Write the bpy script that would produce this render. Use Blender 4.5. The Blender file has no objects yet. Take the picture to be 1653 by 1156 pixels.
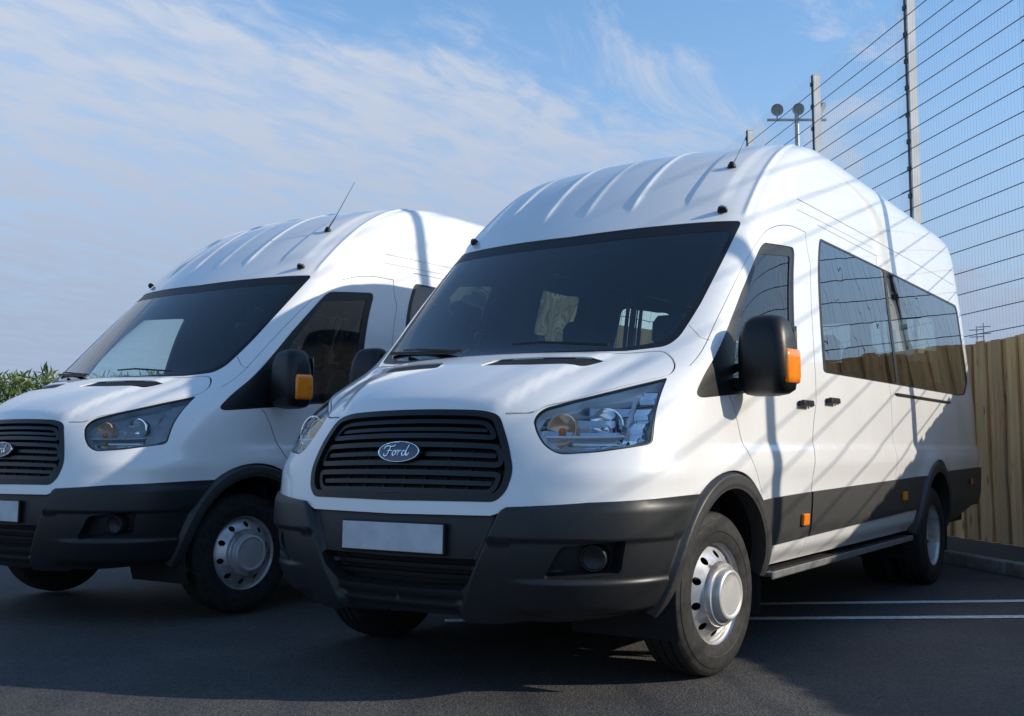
import bpy, bmesh, math, random
import numpy as np
from mathutils import Vector, Matrix
from mathutils.geometry import delaunay_2d_cdt
random.seed(4); rng = np.random.default_rng(4)
scene = bpy.context.scene
COL = scene.collection
R = math.radians

# ------------------------------------------------------------------ camera
CAM = dict(loc=(2.8516, -3.3464, 0.9583), yaw=-0.5916, pitch=0.0832, roll=-0.0018, f=1754.1, w=1653)
def make_camera():
    cy, cp = CAM['yaw'], CAM['pitch']
    fw = Vector((math.sin(cy)*math.cos(cp), math.cos(cy)*math.cos(cp), math.sin(cp)))
    r = Vector((math.cos(cy), -math.sin(cy), 0)); u = r.cross(fw)
    ro = CAM['roll']
    r2 = r*math.cos(ro)+u*math.sin(ro); u2 = -r*math.sin(ro)+u*math.cos(ro)
    m = Matrix((r2, u2, -fw)).transposed().to_4x4(); m.translation = CAM['loc']
    cd = bpy.data.cameras.new('camera'); cd.sensor_fit = 'HORIZONTAL'; cd.sensor_width = 36
    cd.lens = 36*CAM['f']/CAM['w']; cd.clip_start = .05; cd.clip_end = 2000
    o = bpy.data.objects.new('camera', cd); COL.objects.link(o); o.matrix_world = m
    scene.camera = o
make_camera()

# ------------------------------------------------------------------ sun, sky, exposure
SUN_TRAVEL = Vector((-0.935, -0.440, -0.475)).normalized()
TO_SUN = -SUN_TRAVEL
SUN_EL = math.asin(TO_SUN.z); SUN_AZ = math.atan2(TO_SUN.x, TO_SUN.y)     # clockwise from +Y
sd = bpy.data.lights.new('sun', 'SUN'); sd.energy = 4.4; sd.angle = R(.53); sd.color = (1, .90, .75)
so = bpy.data.objects.new('sun', sd); COL.objects.link(so)
so.rotation_euler = SUN_TRAVEL.to_track_quat('-Z', 'Y').to_euler()

def make_world():
    w = bpy.data.worlds.new('World'); scene.world = w; w.use_nodes = True
    nt = w.node_tree; nt.nodes.clear(); N = nt.nodes.new; L = nt.links.new
    out = N('ShaderNodeOutputWorld'); bg = N('ShaderNodeBackground'); bg.inputs[1].default_value = .13
    sky = N('ShaderNodeTexSky'); sky.sky_type = 'NISHITA'; sky.sun_disc = False
    sky.sun_elevation = SUN_EL; sky.sun_rotation = SUN_AZ
    sky.air_density = 1.0; sky.dust_density = .15; sky.ozone_density = 1.3
    def math_(op, a, b=None, c=None):
        n = N('ShaderNodeMath'); n.operation = op
        for k, v in enumerate((a, b, c)):
            if v is None: continue
            if isinstance(v, (int, float)): n.inputs[k].default_value = v
            else: L(v, n.inputs[k])
        return n.outputs[0]
    tc = N('ShaderNodeTexCoord'); sep = N('ShaderNodeSeparateXYZ'); L(tc.outputs['Generated'], sep.inputs[0])
    z = math_('MAXIMUM', sep.outputs[2], 0.0)
    den = math_('ADD', z, .10)
    px = math_('DIVIDE', sep.outputs[0], den); py = math_('DIVIDE', sep.outputs[1], den)
    cmb = N('ShaderNodeCombineXYZ'); L(px, cmb.inputs[0]); L(py, cmb.inputs[1])
    def noise(scale, rot, sx, sy, detail=8, rough=.6, dist=0., off=0):
        mp = N('ShaderNodeMapping'); mp.inputs['Rotation'].default_value = (0, 0, R(rot)); mp.inputs['Scale'].default_value = (sx, sy, 1)
        mp.inputs['Location'].default_value = (off, off*.7, 0)
        L(cmb.outputs[0], mp.inputs[0])
        n = N('ShaderNodeTexNoise'); n.inputs['Scale'].default_value = scale; n.inputs['Detail'].default_value = detail
        n.inputs['Roughness'].default_value = rough; n.inputs['Distortion'].default_value = dist
        L(mp.outputs[0], n.inputs[0]); return n.outputs[0]
    def sstep(x, a, b):
        n = N('ShaderNodeMapRange'); n.interpolation_type = 'SMOOTHSTEP'
        n.inputs['From Min'].default_value = a; n.inputs['From Max'].default_value = b
        L(x, n.inputs[0]); return n.outputs[0]
    big = noise(1.4, 20, 1, 1.0, 5, .55, .4)
    fine = noise(4.6, 58, 2.2, 1.0, 8, .58, .35, 3)
    wisp = noise(1.7, 50, 1.6, .8, 9, .66, .8, 11)
    # the cloud bank: everything west of a line across the cloud layer
    edge = math_('SUBTRACT', math_('MULTIPLY_ADD', py, .25, -1.70), px)
    edge = math_('ADD', edge, math_('MULTIPLY_ADD', big, .5, -.25))
    edge = math_('ADD', edge, math_('MULTIPLY_ADD', fine, .5, -.25))
    bank = sstep(edge, -.08, .16)
    bank = math_('MULTIPLY', bank, math_('MULTIPLY_ADD', sstep(fine, .34, .62), .46, .50))
    puffs = math_('MULTIPLY', math_('MULTIPLY', sstep(wisp, .50, .68), .75), math_('SUBTRACT', 1.0, sstep(z, .45, .62)))
    m = math_('MAXIMUM', bank, puffs)
    low = math_('SUBTRACT', 1.0, sstep(z, .05, .41))
    mix = N('ShaderNodeMix'); mix.data_type = 'RGBA'; L(m, mix.inputs['Factor'])
    gr = N('ShaderNodeMix'); gr.data_type = 'RGBA'; gr.blend_type = 'MULTIPLY'; gr.inputs['Factor'].default_value = 1; L(sky.outputs[0], gr.inputs['A']); gr.inputs['B'].default_value = (1.12, 1.36, 1.52, 1)
    L(gr.outputs['Result'], mix.inputs['A'])
    mix.inputs['B'].default_value = (4.05, 4.5, 5.35, 1)
    hz = N('ShaderNodeMix'); hz.data_type = 'RGBA'; L(math_('MULTIPLY', low, .9), hz.inputs['Factor']); L(mix.outputs['Result'], hz.inputs['A']); hz.inputs['B'].default_value = (2.35, 2.95, 4.1, 1)
    L(hz.outputs['Result'], bg.inputs[0]); L(bg.outputs[0], out.inputs[0])
make_world()
vs = scene.view_settings; vs.view_transform = 'Standard'; vs.look = 'None'; vs.exposure = .18; vs.gamma = 1; vs.use_curve_mapping = False

# ------------------------------------------------------------------ materials
def new_mat(name):
    m = bpy.data.materials.new(name); m.use_nodes = True; nt = m.node_tree
    return m, nt, nt.nodes['Principled BSDF']
def noise_col(nt, b, c1, c2, scale=20., detail=6, coord='Object', sc=(1, 1, 1), lo=.35, hi=.65):
    tc = nt.nodes.new('ShaderNodeTexCoord'); mp = nt.nodes.new('ShaderNodeMapping'); mp.inputs['Scale'].default_value = sc
    n = nt.nodes.new('ShaderNodeTexNoise'); n.inputs['Scale'].default_value = scale; n.inputs['Detail'].default_value = detail
    r = nt.nodes.new('ShaderNodeValToRGB'); r.color_ramp.elements[0].color = (*c1, 1); r.color_ramp.elements[1].color = (*c2, 1)
    r.color_ramp.elements[0].position = lo; r.color_ramp.elements[1].position = hi
    nt.links.new(tc.outputs[coord], mp.inputs[0]); nt.links.new(mp.outputs[0], n.inputs[0])
    nt.links.new(n.outputs[0], r.inputs[0]); nt.links.new(r.outputs[0], b.inputs['Base Color'])
    return n, mp
def bump(nt, b, src, strength=.2, dist=.01):
    bp = nt.nodes.new('ShaderNodeBump'); bp.inputs['Strength'].default_value = strength; bp.inputs['Distance'].default_value = dist
    nt.links.new(src, bp.inputs['Height']); nt.links.new(bp.outputs[0], b.inputs['Normal'])
def simple(name, c, rough=.5, metal=0., coat=0., spec=.5, var=.12, scale=14., bmp=0.):
    m, nt, b = new_mat(name)
    b.inputs['Roughness'].default_value = rough; b.inputs['Metallic'].default_value = metal
    b.inputs['Coat Weight'].default_value = coat; b.inputs['Coat Roughness'].default_value = .04
    b.inputs['Specular IOR Level'].default_value = spec
    n, _ = noise_col(nt, b, [x*(1-var) for x in c], [min(1, x*(1+var)) for x in c], scale)
    if bmp: bump(nt, b, n.outputs[0], bmp)
    return m
def glass(name, tint, gloss_ior=1.5, rough=0., base_refl=.0):
    m = bpy.data.materials.new(name); m.use_nodes = True; nt = m.node_tree; nt.nodes.clear()
    N = nt.nodes.new; L = nt.links.new
    o = N('ShaderNodeOutputMaterial'); t = N('ShaderNodeBsdfTransparent'); g = N('ShaderNodeBsdfGlossy'); g.inputs['Roughness'].default_value = rough
    t.inputs[0].default_value = (*tint, 1); g.inputs[0].default_value = (1, 1, 1, 1)
    fr = N('ShaderNodeFresnel'); fr.inputs[0].default_value = gloss_ior
    ad = N('ShaderNodeMath'); ad.operation = 'ADD'; ad.use_clamp = True; ad.inputs[1].default_value = base_refl; L(fr.outputs[0], ad.inputs[0])
    # very slight waviness of tempered glass
    tc = N('ShaderNodeTexCoord'); n = N('ShaderNodeTexNoise'); n.inputs['Scale'].default_value = 3.5; n.inputs['Detail'].default_value = 1
    L(tc.outputs['Object'], n.inputs[0]); bp = N('ShaderNodeBump'); bp.inputs['Strength'].default_value = .12; bp.inputs['Distance'].default_value = .01
    L(n.outputs[0], bp.inputs['Height']); L(bp.outputs[0], g.inputs['Normal'])
    mx = N('ShaderNodeMixShader'); L(ad.outputs[0], mx.inputs[0]); L(t.outputs[0], mx.inputs[1]); L(g.outputs[0], mx.inputs[2]); L(mx.outputs[0], o.inputs[0])
    return m
MAT = {}
MAT['white'] = simple('white_paint', (.80, .80, .79), .32, 0, .9, .5, .02, 3)
MAT['grey'] = simple('grey_plastic', (.016, .018, .020), .42, 0, 0, .42, .10, 60)
MAT['clad'] = simple('grey_cladding', (.040, .040, .040), .5, 0, 0, .5, .12, 50)
MAT['black'] = simple('black_plastic', (.008, .008, .009), .42, 0, 0, .4, .15, 40)
MAT['grillebar'] = simple('satin_black_bar', (.008, .009, .011), .34, 0, 0, .4, .1, 40)
MAT['gap'] = simple('dark_seal', (.010, .010, .011), .8)
MAT['mesh_black'] = simple('matt_black', (.006, .006, .007), .7)
MAT['lining'] = simple('interior_trim', (.022, .030, .038), .8)
MAT['dash'] = simple('dashboard_plastic', (.025, .026, .028), .55)
MAT['seat'] = simple('seat_fabric', (.020, .022, .030), .85, 0, 0, .3, .3, 90)
MAT['rubber'] = simple('tyre_rubber', (.020, .0195, .019), .72, 0, 0, .35, .35, 30, .1)
MAT['rim'] = simple('silver_wheel_paint', (.55, .55, .56), .36, .5, .3, .5, .06, 12)
_rt = MAT['rim'].node_tree; _rr = [n for n in _rt.nodes if n.type == 'VALTORGB'][0]      # brake dust in patches
_rr.color_ramp.elements[0].color = (.33, .28, .23, 1); _rr.color_ramp.elements[0].position = .30; _rr.color_ramp.elements[1].position = .52
MAT['hub'] = simple('hub_cap_paint', (.62, .61, .60), .38, .45, .2, .5, .05, 12)
MAT['chrome'] = simple('chrome', (.86, .87, .89), .08, 1., 0, .5, .02)
MAT['satin'] = simple('satin_reflector', (.92, .93, .94), .28, .1, 0, .5, .03)
MAT['darkhousing'] = simple('dark_lamp_housing', (.48, .50, .53), .28, .3)
MAT['amber'] = simple('amber_lens', (.95, .25, .012), .18, 0, .6, .5, .08, 30)
MAT['amberchrome'] = simple('amber_bulb_reflector', (.92, .60, .36), .25, .5)
MAT['plate'] = simple('number_plate_sheet', (.55, .57, .60), .35, 0, 0, .5, .10, 9)
MAT['blue'] = simple('badge_blue', (.008, .016, .06), .2, 0, .8)
MAT['post'] = simple('galvanised_post', (.80, .79, .75), .6, .05, 0, .5, .10, 4)
MAT['wire'] = simple('green_black_wire', (.016, .020, .022), .5, 0, 0, .5, .2, 5)
MAT['wire_pale'] = simple('pale_vertical_wire', (.34, .40, .46), .5)
MAT['stone'] = simple('kerb_concrete', (.24, .23, .22), .85, 0, 0, .4, .22, 16, .2)
MAT['mast'] = simple('mast_steel', (.42, .43, .44), .5, .3)
MAT['line'] = simple('road_paint', (.62, .62, .60), .7, 0, 0, .4, .25, 25)
MAT['step'] = simple('step_tread', (.15, .15, .15), .6, .2)
MAT['red'] = simple('red_lens', (.35, .02, .015), .2, 0, .5)
MAT['windscreen'] = glass('windscreen_glass', (.88, .97, .95), 1.5, 0, .05)
MAT['tint'] = glass('tinted_glass', (.26, .32, .31), 1.62, 0, .11)
MAT['doorglass'] = glass('door_glass', (.84, .95, .92), 1.55, 0, .02)
MAT['lens'] = glass('lamp_lens', (.93, .95, .96), 1.45)
MAT['lampglass'] = simple('floodlight_glass', (.30, .34, .36), .25)
MAT['mirror'] = simple('mirror_glass', (.75, .77, .78), .03, 1.)

def asphalt_mat():
    m, nt, b = new_mat('asphalt'); N = nt.nodes.new; L = nt.links.new
    tc = N('ShaderNodeTexCoord')
    def nz(s, d=4, ro=.6):
        n = N('ShaderNodeTexNoise'); n.inputs['Scale'].default_value = s; n.inputs['Detail'].default_value = d; n.inputs['Roughness'].default_value = ro
        L(tc.outputs['Object'], n.inputs[0]); return n.outputs[0]
    def ramp(src, c1, c2, a, bb):
        r = N('ShaderNodeValToRGB'); r.color_ramp.elements[0].color = (*c1, 1); r.color_ramp.elements[1].color = (*c2, 1)
        r.color_ramp.elements[0].position = a; r.color_ramp.elements[1].position = bb; L(src, r.inputs[0]); return r.outputs[0]
    def mixc(f, a, bb, mode='MIX'):
        x = N('ShaderNodeMix'); x.data_type = 'RGBA'; x.blend_type = mode
        if isinstance(f, float): x.inputs['Factor'].default_value = f
        else: L(f, x.inputs['Factor'])
        L(a, x.inputs['A']); L(bb, x.inputs['B']); return x.outputs['Result']
    vo = N('ShaderNodeTexVoronoi'); vo.inputs['Scale'].default_value = 110; L(tc.outputs['Object'], vo.inputs[0])
    base = ramp(vo.outputs['Color'], (.036, .036, .037), (.100, .096, .092), .1, .95)
    patch = ramp(nz(.9, 5), (.62, .63, .66), (1.30, 1.26, 1.20), .3, .7)
    c = mixc(1.0, base, patch, 'MULTIPLY')
    speck = ramp(nz(260, 2), (0, 0, 0), (.10, .10, .095), .66, .76)
    c = mixc(1.0, c, speck, 'ADD')
    L(c, b.inputs['Base Color'])
    b.inputs['Roughness'].default_value = .78; b.inputs['Specular IOR Level'].default_value = .35
    bp = N('ShaderNodeBump'); bp.inputs['Strength'].default_value = .55; bp.inputs['Distance'].default_value = .006
    L(vo.outputs['Distance'], bp.inputs['Height']); L(bp.outputs[0], b.inputs['Normal'])
    return m
MAT['asphalt'] = asphalt_mat()
def wood_mat():
    m, nt, b = new_mat('weathered_timber'); N = nt.nodes.new; L = nt.links.new
    tc = N('ShaderNodeTexCoord'); oi = N('ShaderNodeObjectInfo')
    ad = N('ShaderNodeVectorMath'); ad.operation = 'ADD'; L(tc.outputs['Object'], ad.inputs[0])
    sc = N('ShaderNodeVectorMath'); sc.operation = 'SCALE'; cx = N('ShaderNodeCombineXYZ')
    L(oi.outputs['Random'], cx.inputs[0]); L(oi.outputs['Random'], cx.inputs[2]); L(cx.outputs[0], sc.inputs[0]); sc.inputs['Scale'].default_value = 37.
    L(sc.outputs[0], ad.inputs[1])
    mp = N('ShaderNodeMapping'); mp.inputs['Scale'].default_value = (26, 26, 1.1); L(ad.outputs[0], mp.inputs[0])
    n = N('ShaderNodeTexNoise'); n.inputs['Scale'].default_value = 1.6; n.inputs['Detail'].default_value = 7; n.inputs['Distortion'].default_value = .6; L(mp.outputs[0], n.inputs[0])
    r = N('ShaderNodeValToRGB'); r.color_ramp.elements[0].color = (.46, .30, .14, 1); r.color_ramp.elements[1].color = (.64, .45, .23, 1)
    r.color_ramp.elements[0].position = .32; r.color_ramp.elements[1].position = .66; L(n.outputs[0], r.inputs[0])
    kn = N('ShaderNodeTexVoronoi'); kn.inputs['Scale'].default_value = 1.0
    mk = N('ShaderNodeMapping'); mk.inputs['Scale'].default_value = (7, 7, 2.6); L(ad.outputs[0], mk.inputs[0]); L(mk.outputs[0], kn.inputs[0])
    kr = N('ShaderNodeValToRGB'); kr.color_ramp.elements[0].position = .06; kr.color_ramp.elements[1].position = .17
    kr.color_ramp.elements[0].color = (.35, .33, .30, 1); kr.color_ramp.elements[1].color = (1, 1, 1, 1); L(kn.outputs['Distance'], kr.inputs[0])
    mx = N('ShaderNodeMix'); mx.data_type = 'RGBA'; mx.blend_type = 'MULTIPLY'; mx.inputs['Factor'].default_value = 1
    L(r.outputs[0], mx.inputs['A']); L(kr.outputs[0], mx.inputs['B'])
    hs = N('ShaderNodeHueSaturation'); mr = N('ShaderNodeMapRange'); mr.inputs['To Min'].default_value = .72; mr.inputs['To Max'].default_value = 1.22
    L(oi.outputs['Random'], mr.inputs[0]); L(mr.outputs[0], hs.inputs['Value']); L(mx.outputs['Result'], hs.inputs['Color']); L(hs.outputs[0], b.inputs['Base Color'])
    b.inputs['Roughness'].default_value = .8; bump(nt, b, n.outputs[0], .4, .004)
    return m
MAT['wood'] = wood_mat()
def leaf_mat():
    m, nt, b = new_mat('hedge_leaf')
    noise_col(nt, b, (.030, .065, .012), (.115, .165, .030), 2.2, 5)
    b.inputs['Roughness'].default_value = .5
    return m
MAT['leaf'] = leaf_mat()

# ------------------------------------------------------------------ object helpers
def mesh_from(name, V, F, mat, loopn=None, smooth=False):
    me = bpy.data.meshes.new(name)
    me.from_pydata([tuple(map(float, v)) for v in V], [], [tuple(map(int, f)) for f in F])
    me.materials.append(MAT[mat] if isinstance(mat, str) else mat)
    if smooth or loopn is not None: me.polygons.foreach_set('use_smooth', [True]*len(me.polygons))
    if loopn is not None: me.normals_split_custom_set([tuple(map(float, n)) for n in loopn])
    me.update()
    return me
def add(name, me, parent=None, label=None, kind=None):
    o = bpy.data.objects.new(name, me); COL.objects.link(o)
    if parent is not None: o.parent = parent
    if label: o['label'] = label
    if kind: o['kind'] = kind
    return o
def thing(name, label, cat, loc=(0, 0, 0), group=None, me=None):
    o = bpy.data.objects.new(name, me); COL.objects.link(o); o.location = loc
    o['label'] = label; o['category'] = cat
    if group: o['group'] = group
    return o
def smooth_by_angle(me, ang=35):
    # sharp edges by angle, everything else smooth
    bm = bmesh.new(); bm.from_mesh(me)
    for e in bm.edges:
        e.smooth = not (len(e.link_faces) == 2 and e.calc_face_angle(0) > R(ang))
    for f in bm.faces: f.smooth = True
    bm.to_mesh(me); bm.free()
    return me
class MB:
    """collects simple shapes into one mesh"""
    def __init__(s): s.V = []; s.F = []
    def raw(s, V, F):
        o = len(s.V); s.V += [tuple(v) for v in V]; s.F += [tuple(i+o for i in f) for f in F]; return s
    def box(s, c, d, rot=None):
        x, y, z = d[0]/2, d[1]/2, d[2]/2
        V = [Vector((a*x, b*y, e*z)) for e in (-1, 1) for b in (-1, 1) for a in (-1, 1)]
        if rot is not None: V = [rot @ v for v in V]
        V = [v+Vector(c) for v in V]
        return s.raw(V, [(0, 2, 3, 1), (4, 5, 7, 6), (0, 1, 5, 4), (2, 6, 7, 3), (0, 4, 6, 2), (1, 3, 7, 5)])
    def bar(s, a, b, w, h=None, n=None):
        """rectangular bar, or round tube when n is given (w = radius)"""
        a, b = Vector(a), Vector(b); d = (b-a).normalized()
        up = Vector((0, 0, 1)) if abs(d.z) < .95 else Vector((1, 0, 0))
        u = d.cross(up).normalized(); v = u.cross(d)
        if n:
            r2 = h if h else w
            V = [a+(u*math.cos(t)+v*math.sin(t))*w for t in [2*math.pi*k/n for k in range(n)]]+[b+(u*math.cos(t)+v*math.sin(t))*r2 for t in [2*math.pi*k/n for k in range(n)]]
            F = [(k, (k+1) % n, n+(k+1) % n, n+k) for k in range(n)]+[tuple(range(n-1, -1, -1)), tuple(range(n, 2*n))]
        else:
            V = [p+u*x*w/2+v*y*h/2 for p in (a, b) for x, y in ((-1, -1), (1, -1), (1, 1), (-1, 1))]
            F = [(0, 1, 5, 4), (1, 2, 6, 5), (2, 3, 7, 6), (3, 0, 4, 7), (3, 2, 1, 0), (4, 5, 6, 7)]
        return s.raw(V, F)
    def path(s, P, r, n=8, r2=None):
        for i in range(len(P)-1):
            ra = r if r2 is None else r+(r2-r)*i/(len(P)-1); rb = r if r2 is None else r+(r2-r)*(i+1)/(len(P)-1)
            s.bar(P[i], P[i+1], ra, rb, n)
        return s
    def lathe(s, prof, n=48, axis='x', closed=False):
        k = len(prof); V = []
        for j in range(n):
            t = 2*math.pi*j/n
            for a, r in prof:
                V.append((a, r*math.cos(t), r*math.sin(t)) if axis == 'x' else ((r*math.cos(t), r*math.sin(t), a) if axis == 'z' else (r*math.cos(t), a, r*math.sin(t))))
        F = []
        for j in range(n):
            for i in range(k if closed else k-1):
                F.append((j*k+i, j*k+(i+1) % k, ((j+1) % n)*k+(i+1) % k, ((j+1) % n)*k+i))
        return s.raw(V, F)
    def loft(s, rings, cap=True):
        n = len(rings[0]); V = [p for r in rings for p in r]; F = []
        for a in range(len(rings)-1):
            for i in range(n):
                F.append((a*n+i, a*n+(i+1) % n, (a+1)*n+(i+1) % n, (a+1)*n+i))
        if cap: F += [tuple(range(n-1, -1, -1)), tuple(range((len(rings)-1)*n, len(rings)*n))]
        return s.raw(V, F)
    def xform(s, M):
        s.V = [tuple(M @ Vector(v)) for v in s.V]; return s
    def mesh(s, name, mat, smooth=None, bevel=0, seg=2):
        me = mesh_from(name, s.V, s.F, mat)
        bm = bmesh.new(); bm.from_mesh(me); bmesh.ops.remove_doubles(bm, verts=bm.verts, dist=1e-6)
        if bevel:
            es = [e for e in bm.edges if len(e.link_faces) == 2 and e.calc_face_angle(0) > R(30)]
            bmesh.ops.bevel(bm, geom=es, offset=bevel, segments=seg, profile=.5, affect='EDGES')
        bmesh.ops.recalc_face_normals(bm, faces=bm.faces)
        bm.to_mesh(me); bm.free()
        if smooth: smooth_by_angle(me, smooth)
        return me
def rr(cx, cy, hx, hy, z, r, n=5):
    """rounded rectangle ring in an xy plane"""
    r = min(r, hx*.999, hy*.999); P = []
    for sx, sy, a0 in ((1, 1, 0), (-1, 1, 90), (-1, -1, 180), (1, -1, 270)):
        for k in range(n+1):
            t = R(a0+90*k/n); P.append((cx+sx*(hx-r)+r*math.cos(t), cy+sy*(hy-r)+r*math.sin(t), z))
    return P
def rbox(c, d, b, name, mat, rot=None):
    return MB().box(c, d, rot).mesh(name, mat, smooth=40, bevel=b, seg=3)

# ------------------------------------------------------------------ minibus body surface: one half, u round the plan, v up the side
# rows: (centre y, centre z), (side z, side half width), corner tweak
# columns: 0 centre,1,2 front,3 corner,4 side start,5,6,7 side,8 rear corner,9,10 rear centre
ROWS=[
 (0.085,0.250, 0.105,0.260,0.55,0.250, 0.300,0.905,0.88),
 (0.042,0.340, 0.060,0.180,0.42,0.340, 0.390,0.965,0.80),
 (0.014,0.480, 0.030,0.125,0.33,0.480, 0.500,1.005,0.74),
 (0.010,0.620, 0.030,0.120,0.32,0.620, 0.640,1.020,0.74),
 (0.030,0.760, 0.050,0.135,0.33,0.750, 0.780,1.026,0.76),
 (0.060,0.900, 0.080,0.175,0.37,0.880, 0.900,1.028,0.80),
 (0.095,1.040, 0.115,0.230,0.43,1.000, 1.010,1.026,0.86),
 (0.150,1.150, 0.175,0.310,0.50,1.100, 1.110,1.021,0.92),
 (0.350,1.272, 0.370,0.475,0.65,1.222, 1.210,1.014,1.00),
 (0.620,1.355, 0.645,0.730,0.83,1.325, 1.310,1.004,1.10),
 (0.760,1.395, 0.785,0.880,0.98,1.390, 1.390,0.995,1.20),
 (1.120,1.750, 1.150,1.235,1.32,1.750, 1.750,0.962,1.52),
 (1.480,2.100, 1.510,1.590,1.67,2.100, 2.080,0.930,1.86),
 (1.840,2.420, 1.860,1.930,2.00,2.400, 2.370,0.898,2.20),
 (2.220,2.650, 2.240,2.290,2.36,2.628, 2.605,0.880,2.58),
 (2.670,2.735, 2.680,2.710,2.76,2.722, 2.745,0.835,2.92),
 (3.150,2.775, 3.150,3.160,3.18,2.775, 2.790,0.660,3.25),
]
NR=len(ROWS)
XF=(0.0,0.40,0.72)
def control():
    G=np.zeros((NR,11,3))
    for r,(yc,zc,y1,y2,y3,z2,zs,w,ys) in enumerate(ROWS):
        s=min(1.0,w/0.93)
        zr=zs
        yr=6.60 if r<13 else 6.60-(r-12)**2*.012
        G[r,0]=(0,yc,zc)
        G[r,1]=(XF[1]*s,y1,zc*.75+z2*.25)
        G[r,2]=(XF[2]*s,y2,z2)
        G[r,3]=(w-.035*s,y3,(z2+zs)/2)
        G[r,4]=(w,ys,zs)
        G[r,5]=(w,max(2.2,ys+.4),zs)
        G[r,6]=(w,4.2,zs)
        G[r,7]=(w-.02,yr-.28,zr)
        G[r,8]=(w-.035,yr+.01,zr)
        G[r,9]=(w-.35 if w>.6 else w*.5,yr+.02,zr)
        G[r,10]=(0,yr+.03,zr)
    return G
def basis(t,n):
    i=np.clip(np.floor(t).astype(int),0,n-2);f=t-i
    B=np.stack([(1-f)**3,3*f**3-6*f**2+4,-3*f**3+3*f**2+3*f+1,f**3],-1)/6
    return i,B
class Surf:
    def __init__(s):
        G=control()
        M=np.array([-1,1,1])
        G=np.concatenate([G[:,1:2]*M,G,G[:,-2:-1]*M],1)
        G=np.concatenate([2*G[:1]-G[1:2],G,2*G[-1:]-G[-2:-1]],0)
        s.G=G;s.nu=11;s.nv=NR
    def __call__(s,u,v):
        u=np.asarray(u,float);v=np.asarray(v,float)
        iu,Bu=basis(u,s.nu);iv,Bv=basis(v,s.nv)
        P=0
        for a in range(4):
            for b in range(4):
                P=P+(Bv[...,a]*Bu[...,b])[...,None]*s.G[iv+a,iu+b]
        return P
    def normal(s,u,v):
        e=1e-3
        du=s(np.clip(u+e,0,s.nu-1),v)-s(np.clip(u-e,0,s.nu-1),v)
        dv=s(u,np.clip(v+e,0,s.nv-1))-s(u,np.clip(v-e,0,s.nv-1))
        n=np.cross(du,dv)
        return n/np.linalg.norm(n,axis=-1,keepdims=True)

S = Surf()
def sm(a, b, x):
    t = np.clip((np.asarray(x, float)-a)/(b-a), 0, 1); return t*t*(3-2*t)
_k = np.linspace(0, 10, 401); _p = S(_k, np.full_like(_k, 6.)); _cu = np.concatenate([[0], np.cumsum(np.linalg.norm(np.diff(_p, axis=0), axis=1))])
_kv = np.linspace(0, NR-1, 401); _p = S(np.full_like(_kv, 1.), _kv); _cv = np.concatenate([[0], np.cumsum(np.linalg.norm(np.diff(_p, axis=0), axis=1))])
def m_of(uv):
    uv = np.asarray(uv, float); u = uv[:, 0]; v = uv[:, 1]
    V = np.interp(v, _kv, _cv)+np.where(v < 0, v*.12, 0)
    return np.stack([np.interp(u, _k, _cu), V], 1)
def uv_of(m):
    m = np.asarray(m, float); return np.stack([np.interp(m[:, 0], _cu, _k), np.interp(m[:, 1], _cv, _kv)], 1)
def fillet(P, r):
    Q = []; n = len(P)
    for i in range(n):
        a, b, c = P[i-1], P[i], P[(i+1) % n]
        la, lc = np.linalg.norm(a-b), np.linalg.norm(c-b)
        if r <= 0 or b[0] < 1e-6 or la < 1e-6 or lc < 1e-6: Q.append(b); continue
        da, dc = (a-b)/la, (c-b)/lc
        if np.dot(da, dc) < -.985: Q.append(b); continue
        t = min(r, .45*la, .45*lc); A = b+da*t; Cc = b+dc*t
        for k in range(6):
            s_ = k/5; Q.append((1-s_)**2*A+2*s_*(1-s_)*b+s_*s_*Cc)
    return np.array(Q)
def resample(P, h, closed=True):
    Q = []; n = len(P)
    for i in range(n if closed else n-1):
        a, b = P[i], P[(i+1) % n]; k = max(1, int(math.ceil(np.linalg.norm(b-a)/h)))
        for j in range(k): Q.append(a+(b-a)*j/k)
    if not closed: Q.append(P[-1])
    return np.array(Q)
def poly(uv, r=0., h=.04): return resample(fillet(m_of(uv), r), h)
def inset(P, d):
    # ccw polygon moved inwards by d
    P = np.asarray(P); n = len(P)
    if np.sum(P[:, 0]*np.roll(P[:, 1], -1)-np.roll(P[:, 0], -1)*P[:, 1]) < 0: P = P[::-1]
    e = np.roll(P, -1, 0)-P; e /= np.maximum(np.linalg.norm(e, axis=1, keepdims=True), 1e-9)
    nn = np.stack([-e[:, 1], e[:, 0]], 1); pn = np.roll(nn, 1, 0); b = nn+pn; bl = np.maximum((b*nn).sum(1, keepdims=True), .35)
    Q = P+b/bl*d
    on = P[:, 0] < 1e-6
    Q[on, 0] = 0; return Q
def ribbon(uv, w=.007, r=0.02):
    P = m_of(uv)
    # fillet an open line
    Q = [P[0]]
    for i in range(1, len(P)-1):
        a, b, c = P[i-1], P[i], P[i+1]; la, lc = np.linalg.norm(a-b), np.linalg.norm(c-b); t = min(r, .45*la, .45*lc)
        A = b+(a-b)/la*t; Cc = b+(c-b)/lc*t
        for k in range(4):
            s_ = k/3; Q.append((1-s_)**2*A+2*s_*(1-s_)*b+s_*s_*Cc)
    Q.append(P[-1]); P = resample(np.array(Q), .05, False)
    d = np.gradient(P, axis=0); d /= np.linalg.norm(d, axis=1, keepdims=True); n = np.stack([-d[:, 1], d[:, 0]], 1)
    return np.concatenate([P+n*w/2, (P-n*w/2)[::-1]])
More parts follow.
